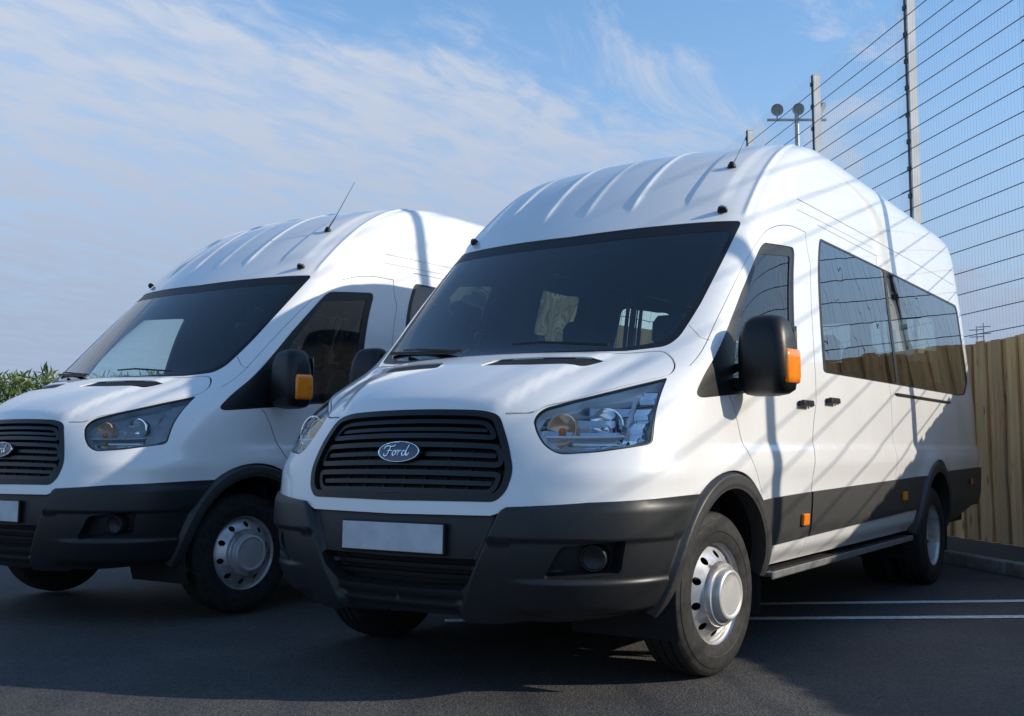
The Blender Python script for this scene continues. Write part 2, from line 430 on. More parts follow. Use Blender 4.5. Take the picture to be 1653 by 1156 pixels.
def inside(pts, P):
    x, y = pts[:, 0], pts[:, 1]; r = np.zeros(len(pts), bool); a = P; b = np.roll(P, -1, 0)
    lo, hi = P.min(0), P.max(0)
    c = np.where((x >= lo[0]) & (x <= hi[0]) & (y >= lo[1]) & (y <= hi[1]))[0]
    if len(c) == 0: return r
    x = x[c]; y = y[c]; q = np.zeros(len(c), bool)
    for (x1, y1), (x2, y2) in zip(a, b):
        if y1 == y2: continue
        k = ((y1 > y) != (y2 > y)) & (x < (x2-x1)*(y-y1)/(y2-y1)+x1)
        q ^= k
    r[c] = q; return r
_gu, _gv = np.meshgrid(np.linspace(3.2, 8.2, 251), np.linspace(0, 16, 321)); _gp = S(_gu, _gv)
def side_uv(yz):
    out = []
    for y, z in yz:
        zz = max(z, .31)
        i = np.unravel_index(np.argmin((_gp[..., 1]-y)**2+(_gp[..., 2]-zz)**2), _gu.shape); u, v = _gu[i], _gv[i]
        for _ in range(6):
            e = 1e-3; f = S(np.array([u, u+e, u]), np.array([v, v, v+e]))[:, 1:]
            J = np.stack([(f[1]-f[0])/e, (f[2]-f[0])/e], 1)
            d = np.linalg.solve(J, np.array([y, zz])-f[0]); u = float(np.clip(u+d[0], 3, 8.5)); v = float(np.clip(v+d[1], 0, 16))
        if z < .31: v = (z-.30)/.09
        out.append((u, v))
    return out
def at(u, v, off=0.):
    p = S(np.array([u]), np.array([v]))[0]; n = S.normal(np.array([u]), np.array([v]))[0]
    return Vector(p+n*off), Vector(n)

def patch(inc, exc=(), disp=None, off=0., skirt=.012, h=.035, hu=None, extra=None, sides='R', lines=()):
    """surface piece inside polygon inc and outside exc (metric uv); sides: R, L or both (B)"""
    lo, hi = inc.min(0), inc.max(0)
    exc = [e for e in exc if (e.min(0) <= hi).all() and (e.max(0) >= lo).all()]
    gu = np.arange(lo[0]+h/2, hi[0], h) if hu is None else np.array([x for x in hu if lo[0] < x < hi[0]])
    gv = np.arange(lo[1]+h/2, hi[1], h)
    G = np.stack(np.meshgrid(gu, gv), -1).reshape(-1, 2)
    if extra is not None: G = np.concatenate([G, extra])
    k = inside(G, inc)
    for e in exc: k &= ~inside(G, e)
    G = G[k]
    B = np.concatenate([inc]+list(exc)+[l for l in lines])
    keep = np.ones(len(G), bool)
    for s0 in range(0, len(G), 2000):
        g = G[s0:s0+2000]; d = ((g[:, None, :]-B[None])**2).sum(-1).min(1); keep[s0:s0+2000] = d > (h*.38)**2
    G = G[keep]
    P = list(map(tuple, inc)); E = [(i, (i+1) % len(inc)) for i in range(len(inc))]
    for e in exc:
        o = len(P); P += list(map(tuple, e)); E += [(o+i, o+(i+1) % len(e)) for i in range(len(e))]
    for l in lines:
        o = len(P); P += list(map(tuple, l)); E += [(o+i, o+i+1) for i in range(len(l)-1)]
    P += list(map(tuple, G))
    vo, _, fo, *_r = delaunay_2d_cdt([Vector(p) for p in P], E, [], 0, 1e-6, False)
    M = np.array([tuple(v) for v in vo]); F = np.array([tuple(f) for f in fo if len(f) == 3])
    c = M[F].mean(1); k = inside(c, inc)
    for e in exc: k &= ~inside(c, e)
    F = F[k]
    used = np.unique(F); rm = -np.ones(len(M), int); rm[used] = np.arange(len(used)); F = rm[F]; M = M[used]
    uv = uv_of(M); u, v = uv[:, 0], uv[:, 1]
    N0 = S.normal(u, v)
    def pos(u, v):
        p = S(u, v)
        if disp is None: return p
        return p+S.normal(u, v)*np.asarray(disp(u, v, p))[:, None]
    e = 2e-3
    ua, ub = np.clip(u+e, 0, 10), np.clip(u-e, 0, 10); va, vb = np.clip(v+e, 0, NR-1), np.clip(v-e, 0, NR-1)
    n = np.cross(pos(ua, v)-pos(ub, v), pos(u, va)-pos(u, vb)); n /= np.maximum(np.linalg.norm(n, axis=1, keepdims=True), 1e-12)
    n[(u < 1e-5) | (u > 10-1e-5), 0] = 0; n /= np.maximum(np.linalg.norm(n, axis=1, keepdims=True), 1e-12)
    Pt = pos(u, v)+N0*off
    V = [Pt]; FF = [tuple(f) for f in F]; LN = [n[i] for f in F for i in f]
    if skirt:
        cnt = {}
        for f in F:
            for a, b in ((f[0], f[1]), (f[1], f[2]), (f[2], f[0])): cnt[(a, b)] = 1
        bd = [(a, b) for (a, b) in cnt if (b, a) not in cnt and not (u[a] < 1e-5 and u[b] < 1e-5) and not (u[a] > 9.999 and u[b] > 9.999)]
        bi = sorted({i for ab in bd for i in ab}); ix = {i: len(Pt)+j for j, i in enumerate(bi)}
        Lo = Pt[bi]-N0[bi]*skirt; V.append(Lo)
        for a, b in bd:
            f = (a, ix[a], ix[b], b); FF.append(f)
            q = np.concatenate(V)
            break
        q = np.concatenate(V)
        FF = FF[:len(F)]
        for a, b in bd:
            fn = np.cross(q[ix[a]]-q[a], q[b]-q[a]); fn /= max(np.linalg.norm(fn), 1e-12)
            FF.append((a, ix[a], ix[b], b)); LN += [fn]*4
    V = np.concatenate(V); LN = np.array(LN)
    out = []
    MX = np.array([-1., 1, 1])
    Fl = [f[::-1] for f in FF]
    # loop normals of the mirrored faces, reversed face by face
    Ll = []; o = 0
    for f in FF:
        Ll += [LN[o+len(f)-1-j]*MX for j in range(len(f))]; o += len(f)
    if sides == 'R': return V, FF, LN
    if sides == 'L': return V*MX, Fl, np.array(Ll)
    return np.concatenate([V, V*MX]), FF+[tuple(i+len(V) for i in f) for f in Fl], np.concatenate([LN, np.array(Ll)])
def mirror_data(d):
    V, FF, LN = d; MX = np.array([-1., 1, 1]); Ll = []; o = 0
    for f in FF:
        Ll += [LN[o+len(f)-1-j]*MX for j in range(len(f))]; o += len(f)
    return V*MX, [f[::-1] for f in FF], np.array(Ll)
def pmesh(name, mat, *a, **k):
    V, F, L = patch(*a, **k); return mesh_from(name, V, F, mat, L)

# ------------------------------------------------------------------ outlines on the body (u, v)
ARCH = ((1.023, .36, .43, .505), (4.775, .36, .43, .515))
def circ(y, z, r, n=64): return resample(m_of(side_uv([(y+r*math.cos(2*math.pi*k/n), z+r*math.sin(2*math.pi*k/n)) for k in range(n)])), .05)
HOLE = [circ(a[0], a[1], a[2]) for a in ARCH]; FLARE = [circ(a[0], a[1], a[3]) for a in ARCH]
VOID = poly([(0, -1), (0, .45), (2.7, .5), (3.17, .5), (3.44, .96), (3.46, 1.0), (6.55, 1.0), (7.05, 1.95), (10, 1.95), (10, -1)], 0, .06)
BEND = poly([(3.44, -1), (3.44, .96), (3.50, 2.0), (3.55, 2.2), (4.0, 2.2), (4.0, -1)])
WS = poly([(0, 9.50), (.9, 9.53), (1.8, 9.60), (2.36, 9.77), (2.49, 10.0), (2.63, 10.6), (2.76, 11.3), (2.86, 11.96), (1.5, 11.92), (0, 11.88)], .05)
WSI = poly([(0, 9.62), (.9, 9.65), (1.7, 9.73), (2.22, 9.93), (2.36, 10.1), (2.50, 10.65), (2.62, 11.3), (2.69, 11.78), (1.5, 11.74), (0, 11.70)], .07)
BON_L = [(0, 9.40), (.9, 9.43), (1.8, 9.49), (2.36, 9.63), (2.62, 9.25), (2.79, 8.8), (2.81, 8.42), (2.2, 7.80), (1.68, 7.22), (1.56, 7.06), (1.46, 6.76), (1.15, 6.68)]
BONNET = poly([(0, 6.80), (.88, 6.80), (1.12, 6.70), (1.46, 6.76), (1.56, 7.06), (1.68, 7.22), (2.2, 7.80), (2.81, 8.42), (2.79, 8.8), (2.62, 9.25), (2.36, 9.63), (1.8, 9.49), (.9, 9.43), (0, 9.40)], .02)
HEAD = poly([(1.506, 6.48), (1.589, 6.06), (1.709, 5.67), (1.90, 5.41), (2.35, 5.50), (3.01, 5.746), (2.93, 6.9), (2.80, 8.32), (2.2, 7.72), (1.68, 7.14), (1.57, 7.0), (1.51, 6.75)], .03)
GRILLE = poly([(0, 6.74), (.88, 6.74), (1.106, 6.62), (1.30, 5.7), (1.413, 4.88), (1.36, 4.3), (1.242, 4.0), (0, 3.95)], .05)
BT = [(0, 3.58), (1.2, 3.62), (1.29, 3.70), (1.40, 3.86), (2.33, 4.0), (3.62, 4.02)]
BUMPER = poly(BT+[(3.95, 4.02), (3.95, 0), (0, 0)], 0)
CLAD = poly([(4.0, 3.62), (4.4, 3.62), (4.82, 3.71), (6.5, 4.02), (6.5, 2.40), (5.9, 2.34), (4.41, 2.0), (4.0, 2.0)])
RBUMP = poly([(6.3, 4.06), (7.05, 4.15), (10, 4.15), (10, 0), (6.3, 0)])
SILL = poly([(4.0, 2.0), (4.41, 2.0), (5.9, 2.34), (6.5, 2.40), (6.5, .5), (4.0, .5)])
INTAKE = poly([(0, 1.44), (.84, 1.48), (.97, 1.95), (1.06, 2.40), (0, 2.36)], .03)
FOG = poly([(1.82, 1.93), (2.04, 2.80), (2.80, 2.92), (2.74, 2.04)], .02)
VENT = poly([(.28, 8.42), (.38, 8.86), (.9, 8.98), (1.70, 9.06), (1.52, 8.62), (.9, 8.46)], .03)
DWIN = poly([(3.425, 7.50), (3.41, 8.6), (3.42, 9.6), (3.47, 10.2), (3.56, 10.8), (3.76, 11.66), (4.66, 11.80), (4.74, 8.40), (4.4, 8.17), (4.05, 7.84)], .10)
DGLS = poly([(3.985, 7.98), (3.93, 9.0), (3.80, 10.0), (3.74, 10.6), (3.84, 11.46), (4.60, 11.62), (4.685, 8.55), (4.4, 8.32), (4.05, 8.02)], .04)
SW = [(5.027, 9.62), (5.05, 9.55), (6.83, 9.62), (7.05, 9.74), (7.28, 10.3), (7.25, 12.1), (7.20, 12.24), (5.03, 12.20)]
SWIN = poly(SW, .05)
def pane(u0, u1): 
    return poly([(u0, 9.60), (u1, 9.62), (u1, 12.18), (u0, 12.16)], .05) if u1 < 7 else poly([(u0, 9.66), (6.83, 9.68), (7.03, 9.80), (7.23, 10.3), (7.20, 12.06), (7.16, 12.18), (u0, 12.18)], .06)
PANES = [pane(5.06, 5.845), pane(5.875, 7.25)]
RWIN = poly([(8.75, 9.7), (9.85, 9.7), (9.85, 12.1), (8.75, 12.1)], .08)
DOORL = [side_uv([(1.36, .76)])[0], side_uv([(1.22, .96)])[0], side_uv([(1.12, 1.16)])[0], (3.96, 7.72)]
DFRAME = [(3.02, 8.9), (3.06, 9.6), (3.10, 10.3), (3.30, 11.0), (3.50, 11.5), (3.74, 11.88), (4.10, 12.06), (4.50, 12.18), (4.80, 12.18)]
BPIL = [(4.80, 12.18), (4.93, 11.6), (4.94, 7.84), (4.88, 4.4), (4.87, 1.98)]
DOOR = poly([(4.20, 4.0), (4.20, 4.86), (3.98, 7.55), (3.41, 7.44), (3.36, 8.8), (3.20, 9.9), (3.16, 10.3), (3.34, 11.0), (3.54, 11.5), (3.77, 11.86), (4.12, 12.02), (4.50, 12.14), (4.78, 12.14), (4.905, 11.6), (4.915, 7.84), (4.86, 4.4), (4.85, 3.4), (4.2, 3.4)], .03)
SDOOR = poly([(4.965, 12.45), (4.965, 7.84), (4.90, 4.4), (4.89, 3.4), (5.72, 3.4), (5.74, 12.45)], .05)
SDL = [(4.965, 12.45), (5.76, 12.45), (5.74, 1.98)]
RAIL_Y = ribbon([(5.80, 8.95), (6.62, 8.95)], .035, 0)
GUT1 = ribbon([(4.42, 12.78), (7.25, 12.86)], .012, 0); GUT2 = ribbon([(4.5, 12.55), (5.7, 12.60)], .008, 0)
GAPS = [ribbon(BON_L, .009, .05), ribbon(DOORL, .008, .06), ribbon(DFRAME, .007, .18), ribbon(BPIL, .009), ribbon(SDL, .007),
        ribbon([(3.13, 9.95), (2.9, 10.0), (2.56, 10.25)], .004), ribbon([(9.999, 2.0), (9.999, 13.3)], .010, 0), ribbon([(8.1, 4.2), (8.1, 12.9), (8.6, 13.3), (9.99, 13.3)], .006, .1)]

def d_body(u, v, P):
    x, y, z = P[:, 0], P[:, 1], P[:, 2]
    side = sm(3.5, 4.3, u)*(1-sm(7.9, 8.4, u))
    d = -.012*side*sm(.945, .985, z)*(1-sm(1.02, 1.36, z))+.010*side*np.exp(-((z-.88)/.06)**2)
    for a in ARCH:
        r = np.hypot(y-a[0], z-a[1]); d = d+.020*side*np.exp(-((r-a[3])/.08)**2)*sm(.55, .75, z)
    fade = sm(12.2, 12.5, v)*(1-sm(14.4, 15.5, v))*(1-sm(2.7, 2.75, u))
    d = d+fade*((.009*np.exp(-((x-.27)/.014)**2)+.005*np.exp(-(x/.016)**2))*1.0+.010*sm(.545, .572, x)*(1-sm(.70, .76, x)))
    d = d+.010*np.exp(-((u-2.87)/.09)**2)*sm(11.96, 12.2, v)*(1-sm(14.6, 15.4, v))
    # bonnet: raised centre between two creases, softer outer fold
    xc = .40+.20*(v-6.7)/2.7; bf = sm(6.6, 7.1, v)*(1-sm(9.3, 9.6, v))*(1-sm(3.0, 3.3, u))
    d = d+bf*.016*(1-sm(xc-.03, xc+.035, x))
    d = d-bf*.010*np.exp(-((x-(.62+.12*(v-6.7)/2.7))/.05)**2)
    # swell of the front wing above the bumper
    d = d+.010*np.exp(-((z-.86)/.05)**2)*sm(1.6, 2.3, u)*(1-sm(3.4, 3.9, u))
    return d
def d_bumper(u, v, P):
    x, z = P[:, 0], P[:, 2]
    xd = .335+(.485-.335)*np.clip((z-.40)/.32, -.3, 1.1)
    w = sm(xd-.012, xd+.022, x)
    d = -.028*(1-w)*sm(.34, .37, z)
    d = d+w*(.014*sm(.600, .625, z)*(1-sm(.715, .765, z)*.6))
    lip = (1-sm(.455, .478, z))*sm(1.3, 1.9, u)
    d = d+.016*lip-.030*(1-sm(.31, .365, z))*sm(1.2, 1.6, u)
    d = d-.045*(1-w)*(1-sm(.30, .395, z))
    return d
def d_flare(k):
    y0, z0, ri, ro = ARCH[k]
    def f(u, v, P):
        r = np.hypot(P[:, 1]-y0, P[:, 2]-z0); return .006+.030*sm(0, .022, ro-r)-.006*sm(.05, .075, ro-r)
    return f
def d_clad(u, v, P): return .010*np.ones_like(u)-.006*(1-sm(.52, .56, P[:, 2]))
def d_sill(u, v, P): return -.006-.02*(1-sm(.40, .47, P[:, 2]))

# feature lines the mesh must follow
def const_x(x, v0, v1, n=40):
    out = []
    for v in np.linspace(v0, v1, n):
        uu = np.linspace(0, 4, 401); xx = S(uu, np.full_like(uu, v))[:, 0]
        if xx.max() > x: out.append((np.interp(x, xx[:np.argmax(xx)+1], uu[:np.argmax(xx)+1]), v))
    return m_of(out) if len(out) > 1 else None
def const_z(z, u0, u1, n=60):
    out = []
    for u in np.linspace(u0, u1, n):
        vv = np.linspace(0, 8, 401); zz = S(np.full_like(vv, u), vv)[:, 2]; out.append((u, np.interp(z, zz, vv)))
    return m_of(out)
def diag(dx):
    out = []
    for z in np.linspace(.345, .715, 40):
        xd = .335+(.485-.335)*min(max((z-.40)/.32, -.3), 1.1)+dx
        uu = np.linspace(0, 3, 301); v = 3.
        for _ in range(8):
            pz = S(uu, np.full_like(uu, v)); u = np.interp(xd, pz[:, 0], uu)
            vv = np.linspace(0, 6, 301); v = np.interp(z, S(np.full_like(vv, u), vv)[:, 2], vv)
        out.append((u, v))
    return m_of(out)
RIBS = [const_x(x, 12.15, 15.4) for x in (.004, .012, .020, .030, .244, .254, .262, .270, .278, .286, .296, .540, .549, .558, .566, .575, .70)]
RIBS += [m_of([(u, v) for v in np.linspace(11.97, 15.3, 50)]) for u in (2.76, 2.80, 2.835, 2.87, 2.905, 2.94, 2.98)]
BLINES = [diag(d) for d in (-.014, -.006, .003, .012, .024)]+[const_z(z, 1.5, 3.4) for z in (.600, .612, .626, .715, .74, .765, .453, .465, .480)]
FL = [[circ(a[0], a[1], a[3]-d, 90) for d in (.004, .009, .015, .022, .032, .05, .062)] for a in ARCH]
FL = [[np.concatenate([c, c[:1]]) for c in f] for f in FL]

# ------------------------------------------------------------------ ground, kerb, fences, mast, hedge
CY = CAM['yaw']; FWH = Vector((math.sin(CY), math.cos(CY), 0)); RH = Vector((math.cos(CY), -math.sin(CY), 0)); C0 = Vector((CAM['loc'][0], CAM['loc'][1], 0))
def W(d, lat, z=0.): return C0+FWH*d+RH*lat+Vector((0, 0, z))
FT = (FWH-RH*.129).normalized(); FN = (-RH-FWH*.129).normalized()       # along the fence, and from it towards the vans
FO = C0+RH*5.82                                                           # a point on the fence line
FROT = Matrix((FT, FN, Vector((0, 0, 1)))).transposed()                  # local x along the fence, y towards the vans
FEUL = FROT.to_euler()
def fpt(s, n=0., z=0.): return FO+FT*s+FN*n+Vector((0, 0, z))

def sheet(name, pts, z, mat, kind='structure', div=None):
    me = mesh_from(name, [(p[0], p[1], z) for p in pts], [tuple(range(len(pts)))], mat)
    return add(name, me, None, None, kind)
MAT['grass'] = simple('field_grass', (.05, .075, .02), .9, 0, 0, .3, .3, 3)
sheet('ground', [(-700, -700), (700, -700), (700, 700), (-700, 700)], -.02, 'grass')
KN = 1.02
cp = [fpt(-45, KN), fpt(70, KN), fpt(70, KN+70), fpt(-45, KN+70)]
sheet('car_park', [(p.x, p.y) for p in cp], 0., 'asphalt')
pv = MB(); a, b, c, d = fpt(-45, KN-.125, .085), fpt(70, KN-.125, .085), fpt(70, -2.5, .085), fpt(-45, -2.5, .085)
pv.raw([a, b, c, d], [(0, 1, 2, 3)]); add('pavement', pv.mesh('pavement', 'asphalt'), None, None, 'structure')
# kerb stones
kerb = add('kerb', MB().box((0, 0, .02), (115, .11, .04)).mesh('kerb', 'stone'), None, None, 'structure')
kerb.location = fpt(12.5, KN-.0625); kerb.rotation_euler = FEUL
kme = MB().box((0, 0, .05), (.908, .125, .10)).mesh('kerb_stone', 'stone', smooth=40, bevel=.012, seg=2)
for i in range(50):
    o = add('kerb_stone', kme, kerb); o.location = (-20+i*.915, rng.normal(0, .002), rng.normal(0, .002))
# bay markings, worn
def bay_line(p, q, w=.095):
    p, q = Vector((*p, 0)), Vector((*q, 0)); d = (q-p).normalized(); n = Vector((-d.y, d.x, 0))*w/2
    L = (q-p).length; k = 60; V = []; F = []
    for i in range(k+1):
        c = p+d*L*i/k
        for s_ in (-1, 1): V.append(c+n*s_*(1+rng.normal(0, .04))+Vector((0, 0, .004)))
    for i in range(k): F.append((2*i, 2*i+2, 2*i+3, 2*i+1))
    add('bay_line', mesh_from('bay_line', V, F, 'line'), None, None, 'structure')
bay_line((2.35, 4.70), (-1.0, 2.13)); bay_line((2.70, 4.14), (-.9, 1.56))

# tall mesh fence on steel posts
PITCH, TOP, LOWZ = 2.52, 5.90, 1.78
fence = thing('mesh_fence', 'tall steel mesh sports fence on pale posts rising above the timber boards', 'fence', FO)
fence.rotation_euler = FEUL
post_me = MB().box((0, -.05, TOP/2), (.09, .09, TOP)).box((0, -.05, TOP+.006), (.098, .098, .012)).mesh('post', 'post')
clip_me = MB()
for k in range(14): clip_me.box((0, .008, LOWZ+.1+k*.30), (.05, .022, .05))
clip_me.box((0, .003, (TOP+LOWZ)/2), (.022, .010, TOP-LOWZ)); clip_me = clip_me.mesh('clip_bar', 'wire')
vert = MB(); nv = 48
for k in range(nv+1): vert.box((-PITCH/2+PITCH*k/nv, .014, (TOP+LOWZ)/2), (.0014, .0014, TOP-LOWZ))
vert_me = vert.mesh('mesh_panel', 'wire_pale')
rows = [LOWZ+.05+.213*k for k in range(19)]
hw_me = MB().box((0, .014, 0), (PITCH-.02, .006, .0075)).mesh('horizontal_wire', 'wire')
far = MB()
for k in range(nv+1): far.box((-PITCH/2+PITCH*k/nv, .014, (TOP+LOWZ)/2), (.0014, .0014, TOP-LOWZ))
for z in rows: far.box((0, .014, z), (PITCH-.02, .006, .0075))
far_me = far.mesh('mesh_panel', 'wire')
for i in range(-7, 18):
    s_ = (11.59+PITCH*i+(.45 if i < -1 else .2 if i == -1 else 0))*1.0083
    o = add('post', post_me, fence); o.location = (s_, 0, 0); c_ = add('clip_bar', clip_me, o)
    near = -1 <= i <= 8
    p = add('mesh_panel', vert_me if near else far_me, fence); p.location = (s_+PITCH/2, 0, 0)
    if near:
        for z in rows:
            w_ = add('horizontal_wire', hw_me, p); w_.location = (0, 0, z+rng.normal(0, .003)); w_.rotation_euler = (0, rng.normal(0, .0012), 0)
# timber fence in front of it
tf = thing('timber_fence', 'weathered brown close-boarded timber fence under the steel mesh', 'fence', fpt(0, .06))
tf.rotation_euler = FEUL
bvar = []
for k in range(6):
    w = .148+.004*(k % 3); m = MB()
    V = []; nz = 7
    bowx = rng.normal(0, .003, nz); bowy = rng.normal(0, .003, nz)
    h = 1.87+rng.normal(0, .012)
    rings = [[(-w/2+bowx[j], -.011+bowy[j], z), (w/2+bowx[j], -.011+bowy[j], z), (w/2+bowx[j], .011+bowy[j], z), (-w/2+bowx[j], .011+bowy[j], z)] for j, z in enumerate(np.linspace(.09, h+.07, nz))]
    bvar.append(m.loft(rings).mesh('board', 'wood', bevel=.002, seg=1))
s_ = 7.2; n = 0
while s_ < 26:
    o = add('board', bvar[rng.integers(6)], tf); o.location = (s_, .026 if n % 2 == 0 else .0, 0); o.rotation_euler = (0, rng.normal(0, .004), rng.normal(0, .02))
    s_ += .118+rng.uniform(-.005, .007); n += 1
rest = MB()
for rng_ in ((-9, 7.1), (26.1, 54)):
    s_ = rng_[0]; n = 0
    while s_ < rng_[1]:
        rest.box((s_, .026 if n % 2 == 0 else 0., 1.0), (.15, .022, 1.82)); s_ += .118; n += 1
bo = add('board_run', rest.mesh('board_run', 'wood'), tf, None, 'stuff')
for z in (.35, 1.0, 1.65):
    o = add('rail', MB().box((22, -.035, z), (62, .04, .09)).mesh('rail', 'wood'), tf)

# floodlight mast and far poles
def mast(d, px, ytop):
    lat = (px-826.5)/1754*d; h = .958+(724-ytop)/1754*d
    t = thing('floodlight_mast', 'distant floodlight mast with lamps on a crossbar beyond the mesh fence', 'floodlight', W(d, lat))
    t.rotation_euler = (0, 0, math.atan2(RH.y, RH.x))
    add('pole', MB().bar((0, 0, 0), (0, 0, h-.2), .16, .09, 14).mesh('pole', 'mast', smooth=40), t)
    add('crossbar', MB().bar((-1.25, 0, h-.42), (1.25, 0, h-.42), .09, .09).mesh('crossbar', 'mast'), t)
    lamp = MB().lathe([(-.14, .02), (-.13, .12), (-.04, .20), (.08, .26), (.11, .26), (.11, .24), (.04, .05)], 20, 'y').mesh('lamp', 'mast', smooth=40)
    lens = MB().lathe([(.085, 0.001), (.095, .245)], 20, 'y').mesh('lamp_lens', 'lampglass', smooth=40)
    for x, z, r in ((-.83, 0, (-25, 0, 160)), (0.02, .02, (-25, 0, 185)), (1.0, .08, (-25, 0, 240))):
        l = add('lamp', lamp, t); l.location = (x, -.1, h+z); l.rotation_euler = [R(a) for a in r]; add('lamp_lens', lens, l)
        b_ = add('bracket', MB().bar((x, 0, h-.42), (x, -.05, h-.15), .07, .05).mesh('bracket', 'mast'), t)
mast(45, 1297, 168)
for px, yt, lab in ((1581, 527, 'thin far pole nearer the minibus, just above the timber fence'), (1592, 522, 'thin far pole farther from the minibus, just above the timber fence')):
    d = 140; lat = (px-826.5)/1754*d; h = .958+(724-yt)/1754*d
    t = thing('utility_pole', lab, 'pole', W(d, lat), 'far poles beyond the fence')
    add('pole', MB().bar((0, 0, 0), (0, 0, h), .13, .08, 8).mesh('pole', 'mast'), t)
    for q in (.5, 1.4): add('crossbar', MB().bar((-.9, 0, h-q), (.9, 0, h-q), .12, .12).mesh('crossbar', 'mast'), t)

def hedge():
    A, B = W(16.5, -19), W(28, 2)
    t = thing('hedge', 'ragged green hedge of long grassy leaves behind the left minibus', 'hedge', A)
    D = B-A; L = D.length; D.normalize(); Nn = Vector((-D.y, D.x, 0))
    V = []; F = []
    n = 60000
    s_ = rng.uniform(0, L, n); hq = rng.uniform(0, 1, n)**.7; w = rng.normal(0, .45, n)
    ph = rng.uniform(0, 6.28, 8)
    def top(s): return 2.38+.08*np.sin(s*1.1+ph[0])+.10*np.sin(s*2.7+ph[1])+.07*np.sin(s*6.1+ph[2])+.05*np.sin(s*13+ph[3])
    tz = top(s_)
    for i in range(n):
        z = hq[i]*tz[i]*(1-.15*min(1, abs(w[i])))
        p = Vector((D.x*s_[i]+Nn.x*w[i], D.y*s_[i]+Nn.y*w[i], z))
        ln = rng.uniform(.12, .30); az = rng.uniform(0, 6.28); el = rng.uniform(.2, 1.4)
        d = Vector((math.cos(az)*math.cos(el), math.sin(az)*math.cos(el), math.sin(el)))
        sd_ = d.cross(Vector((math.sin(az*3), math.cos(az*5), .4))).normalized()*rng.uniform(.010, .026)
        o = len(V); mid = p+d*ln*.55; tip = p+d*ln-Vector((0, 0, .06*ln))
        V += [p, mid+sd_, tip, mid-sd_]; F += [(o, o+1, o+2, o+3)]
    f = add('foliage', mesh_from('foliage', V, F, 'leaf'), t, None, 'stuff')
    st = MB()
    for k in range(60):
        s0 = L*k/60; st.bar(D*s0, D*s0+Vector((rng.normal(0, .2), rng.normal(0, .2), 1.6)), .03, .01, 6)
    add('stem', st.mesh('stem', 'wood'), t, None, 'stuff')
hedge()

# ------------------------------------------------------------------ the minibus
def mk(name, me, parent, loc=None, rot=None, label=None):
    o = add(name, me, parent, label)
    if loc is not None: o.location = loc
    if rot is not None: o.rotation_euler = rot
    return o
def both(name, mat, parent, labels=None, **k):
    """the piece and its mirror image; returns [nearside, offside]"""
    d = patch(**k); out = []
    for i, q in enumerate((d, mirror_data(d))): out.append(add(name, mesh_from(name, *q[:2], mat, q[2]), parent))
    return out
def frame_at(u, v, off=0., sgn=1, zdir=None):
    """matrix whose z axis is the surface normal at (u, v)"""
    p, n = at(u, v, off)
    if zdir is not None: n = (n+Vector(zdir)).normalized()
    x = Vector((0, 0, 1)).cross(n).normalized(); y = n.cross(x)
    m = Matrix((x, y, n)).transposed().to_4x4(); m.translation = p
    if sgn < 0:
        F_ = Matrix.Diagonal((-1, 1, 1, 1)); m = F_ @ m @ F_
    return m

